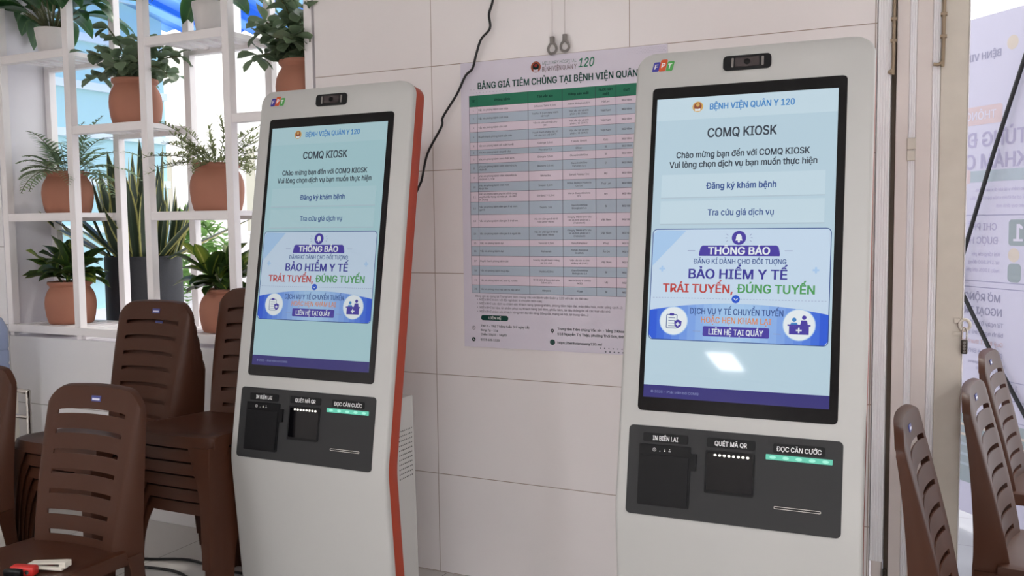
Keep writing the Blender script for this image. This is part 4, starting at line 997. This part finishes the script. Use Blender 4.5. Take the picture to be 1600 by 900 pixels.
# hasp with ring
bm = bmesh.new(); tube(bm, [(.137 + .0145 * cos(a), -.055, 1.072 + .0165 * sin(a)) for a in [2 * PI * i / 24 for i in range(24)]], .005, 8, closed=True)
box(bm, .108, .124, -.058, -.045, 1.078, 1.092); box(bm, .108, .128, -.058, -.045, 1.040, 1.050); obj('hasp', bm, 'gate_dirty', g, smooth=50)
t = thing('padlock', 'small dark combination padlock hanging from the gate hasp', 'padlock', (.037, -.030, .985))
bm = bmesh.new(); box(bm, -.0085, .0095, -.009, .009, 0, .043, bev=.003, seg=2)
for i in range(4): tube(bm, [(.0005 + .006 * 0, -.0095, .007 + .009 * i), (.0005, -.0085, .007 + .009 * i)], .0042, 12, 1)
obj('body', bm, ['brass', 'grey'], t, smooth=40)
bm = bmesh.new(); tube(bm, spline([(-.0055, 0, .040), (-.0055, 0, .068), (-.003, 0, .077), (.0005, 0, .080), (.004, 0, .077), (.0065, 0, .068), (.0065, 0, .040)], 4), .0028, 8); obj('shackle', bm, 'chrome', t, smooth=60)

# ------------------------------------------------------------------ banner stand outside, seen from behind
bd = Vector((.67, -.742, 0)).normalized(); bn = Vector((-.742, -.67, 0)).normalized()   # along the banner; towards the hall
B0 = Vector((.085, 1.45, 0))
def bp_(s, z, n=0): v = B0 + bd * s + bn * n; return (v.x, v.y, z)
for nm, rgb in (('banner_ink', (196, 190, 214)), ('banner_grey', (176, 174, 196)), ('banner_orange', (226, 206, 206)), ('banner_teal', (192, 202, 208)), ('banner_deep', (172, 182, 184)), ('banner_yellow', (226, 214, 200)), ('banner_coral', (216, 190, 192)), ('banner_white', (232, 228, 240))):
    M[nm] = mat(nm, rgb, .7, spec=.2, transl=.3)
M['banner'] = mat('banner_vinyl', (212, 209, 222), .6, spec=.2, transl=.3)
tbn = thing('banner_stand', 'tall lilac X-stand banner outside the doorway, mirrored print showing through its back', 'banner', (B0.x, B0.y, -.06))
def ban(bm): bmesh.ops.translate(bm, verts=bm.verts, vec=(-B0.x, -B0.y, .06)); return bm
bm = bmesh.new(); prism(bm, [(-.42, .06), (.37, .06), (.37, 2.265), (-.42, 2.265)], -.0006, .0006, fn=lambda p, q, n: bp_(p, q, n))
kk = Ink(lambda x, y, l: bp_(max(-.418, min(.368, -x)), y, .0008 + .0003 * l)); kk.mi('banner')
T_ = lambda s, x, z, m, cap, b=.02, al='l', w=None: kk.text(s, x, z, m, cap=cap, bold=b, align=al, width=w)
# print reads from the street side: x grows towards -s
kk.poly(circ(-.185, 2.125, .03, 20), 'banner_yellow', 1)
T_('BỆNH VIỆN QUÂN Y 120', -.125, 2.095, 'banner_grey', .03)
kk.poly(rrect(-.14, .25, 1.80, 1.88, .012), 'banner_orange', 1); T_('THÔNG BÁO', -.105, 1.84, 'banner_white', .035, .02)
T_('TỪNG ĐIỂM', -.27, 1.735, 'banner_ink', .062, .03); T_('KHÁM CHỮA', -.27, 1.64, 'banner_ink', .062, .03)
kk.poly([(-.40, 1.55), (.03, 1.55), (.03, 1.60), (-.40, 1.60)], 'banner_teal', 1); kk.poly(rrect(.03, .30, 1.545, 1.605, .01), 'banner_orange', 2)
for i, s in enumerate(('bảo hiểm y tế khi đi khám bệnh', 'tại cơ sở khám chữa bệnh ban đầu', 'theo quy định mới')): T_(s, -.28, 1.515 - .035 * i, 'banner_ink', .014, 0)
kk.line(-.44, 1.405, .40, 1.405, .004, 'banner_grey', 1)
kk.poly(rrect(-.30, -.19, 1.275, 1.385, .015), 'banner_deep', 1); T_('1', -.262, 1.33, 'banner_white', .07, .03)
T_('CHI PHÍ', -.125, 1.355, 'banner_ink', .03, .02); T_('ĐƯỢC HƯỞNG', -.135, 1.295, 'banner_ink', .03, .02)
for i, s in enumerate(('Khi tổng chi phí', 'từ 379.500 đồng', 'mức 100% chi phí')): T_(s, -.145, 1.235 - .035 * i, 'banner_ink', .016, .01)
kk.poly(circ(-.22, 1.235, .03, 18), 'banner_yellow', 1); kk.poly(rrect(-.26, -.19, 1.12, 1.2, .02), 'banner_deep', 1)
kk.line(-.44, 1.115, .40, 1.115, .004, 'banner_grey', 1); kk.line(-.44, 1.088, .40, 1.088, .004, 'banner_grey', 1)
T_('MỞ RỘNG', -.155, 1.045, 'banner_grey', .032, .025); T_('NGOẠI TRÚ', -.165, .985, 'banner_grey', .032, .025)
for i, (s, m) in enumerate((('Từ ngày 01/7/2025', 'banner_grey'), ('bệnh ngoại trú tại BV', 'banner_grey'), ('Quỹ BHYT thanh toán', 'banner_coral'), ('ghi trên thẻ BHYT', 'banner_grey'))): T_(s, -.175, .93 - .042 * i, m, .019, .015)
for i, s in enumerate(('(nếu chi phí khám ngoại trú', 'do Quỹ BHYT chi trả)')): T_(s, -.19, .755 - .025 * i, 'banner_grey', .012, .01)
for x0, s in ((-.335, '1.000.000'), (.06, '500.000')):
    kk.ring(rrect(x0, x0 + .26, .615, .695, .015, 3), .004, 'banner_grey', 2); T_(s, x0 + .15, .672, 'banner_grey', .022, .015, 'c'); T_('đồng', x0 + .15, .638, 'banner_grey', .016, .015, 'c')
kk.line(-.44, .525, .40, .525, .004, 'banner_grey', 1)
kk.poly([(-.448, .20), (.418, .20), (.418, .51), (-.448, .51)], 'banner_deep', 1)
for i in range(5): kk.poly(rrect(-.42 + .02 * i, .2 - .05 * (i % 2), .455 - .045 * i, .467 - .045 * i, .005, 2), 'banner_yellow' if i < 2 else 'banner_teal', 2)
kk.into(bm); obj('banner_sheet', ban(bm), kk.mats, tbn, smooth='keep').data.shade_flat()
hub = bp_(-.05, 1.12, .05)
for tip in ((.33, 2.24), (.36, .50), (-.41, 2.24), (-.41, .50)):
    bm = bmesh.new(); e = Vector(bp_(tip[0], tip[1], .006)); h_ = Vector(hub); m_ = h_.lerp(e, .5) + Vector((bn.x, bn.y, 0)) * .01
    tube(bm, [h_, m_, e], .009, 8); obj('arm', ban(bm), 'cable', tbn, smooth=60)
bm = bmesh.new(); bmesh.ops.create_uvsphere(bm, u_segments=16, v_segments=10, radius=.03); bmesh.ops.translate(bm, verts=bm.verts, vec=hub); obj('hub', ban(bm), 'black', tbn, smooth=60)
bm = bmesh.new(); tube(bm, [hub, bp_(.05, -.055, .75)], .006, 8); obj('rear_leg', ban(bm), 'cable', tbn, smooth=60)
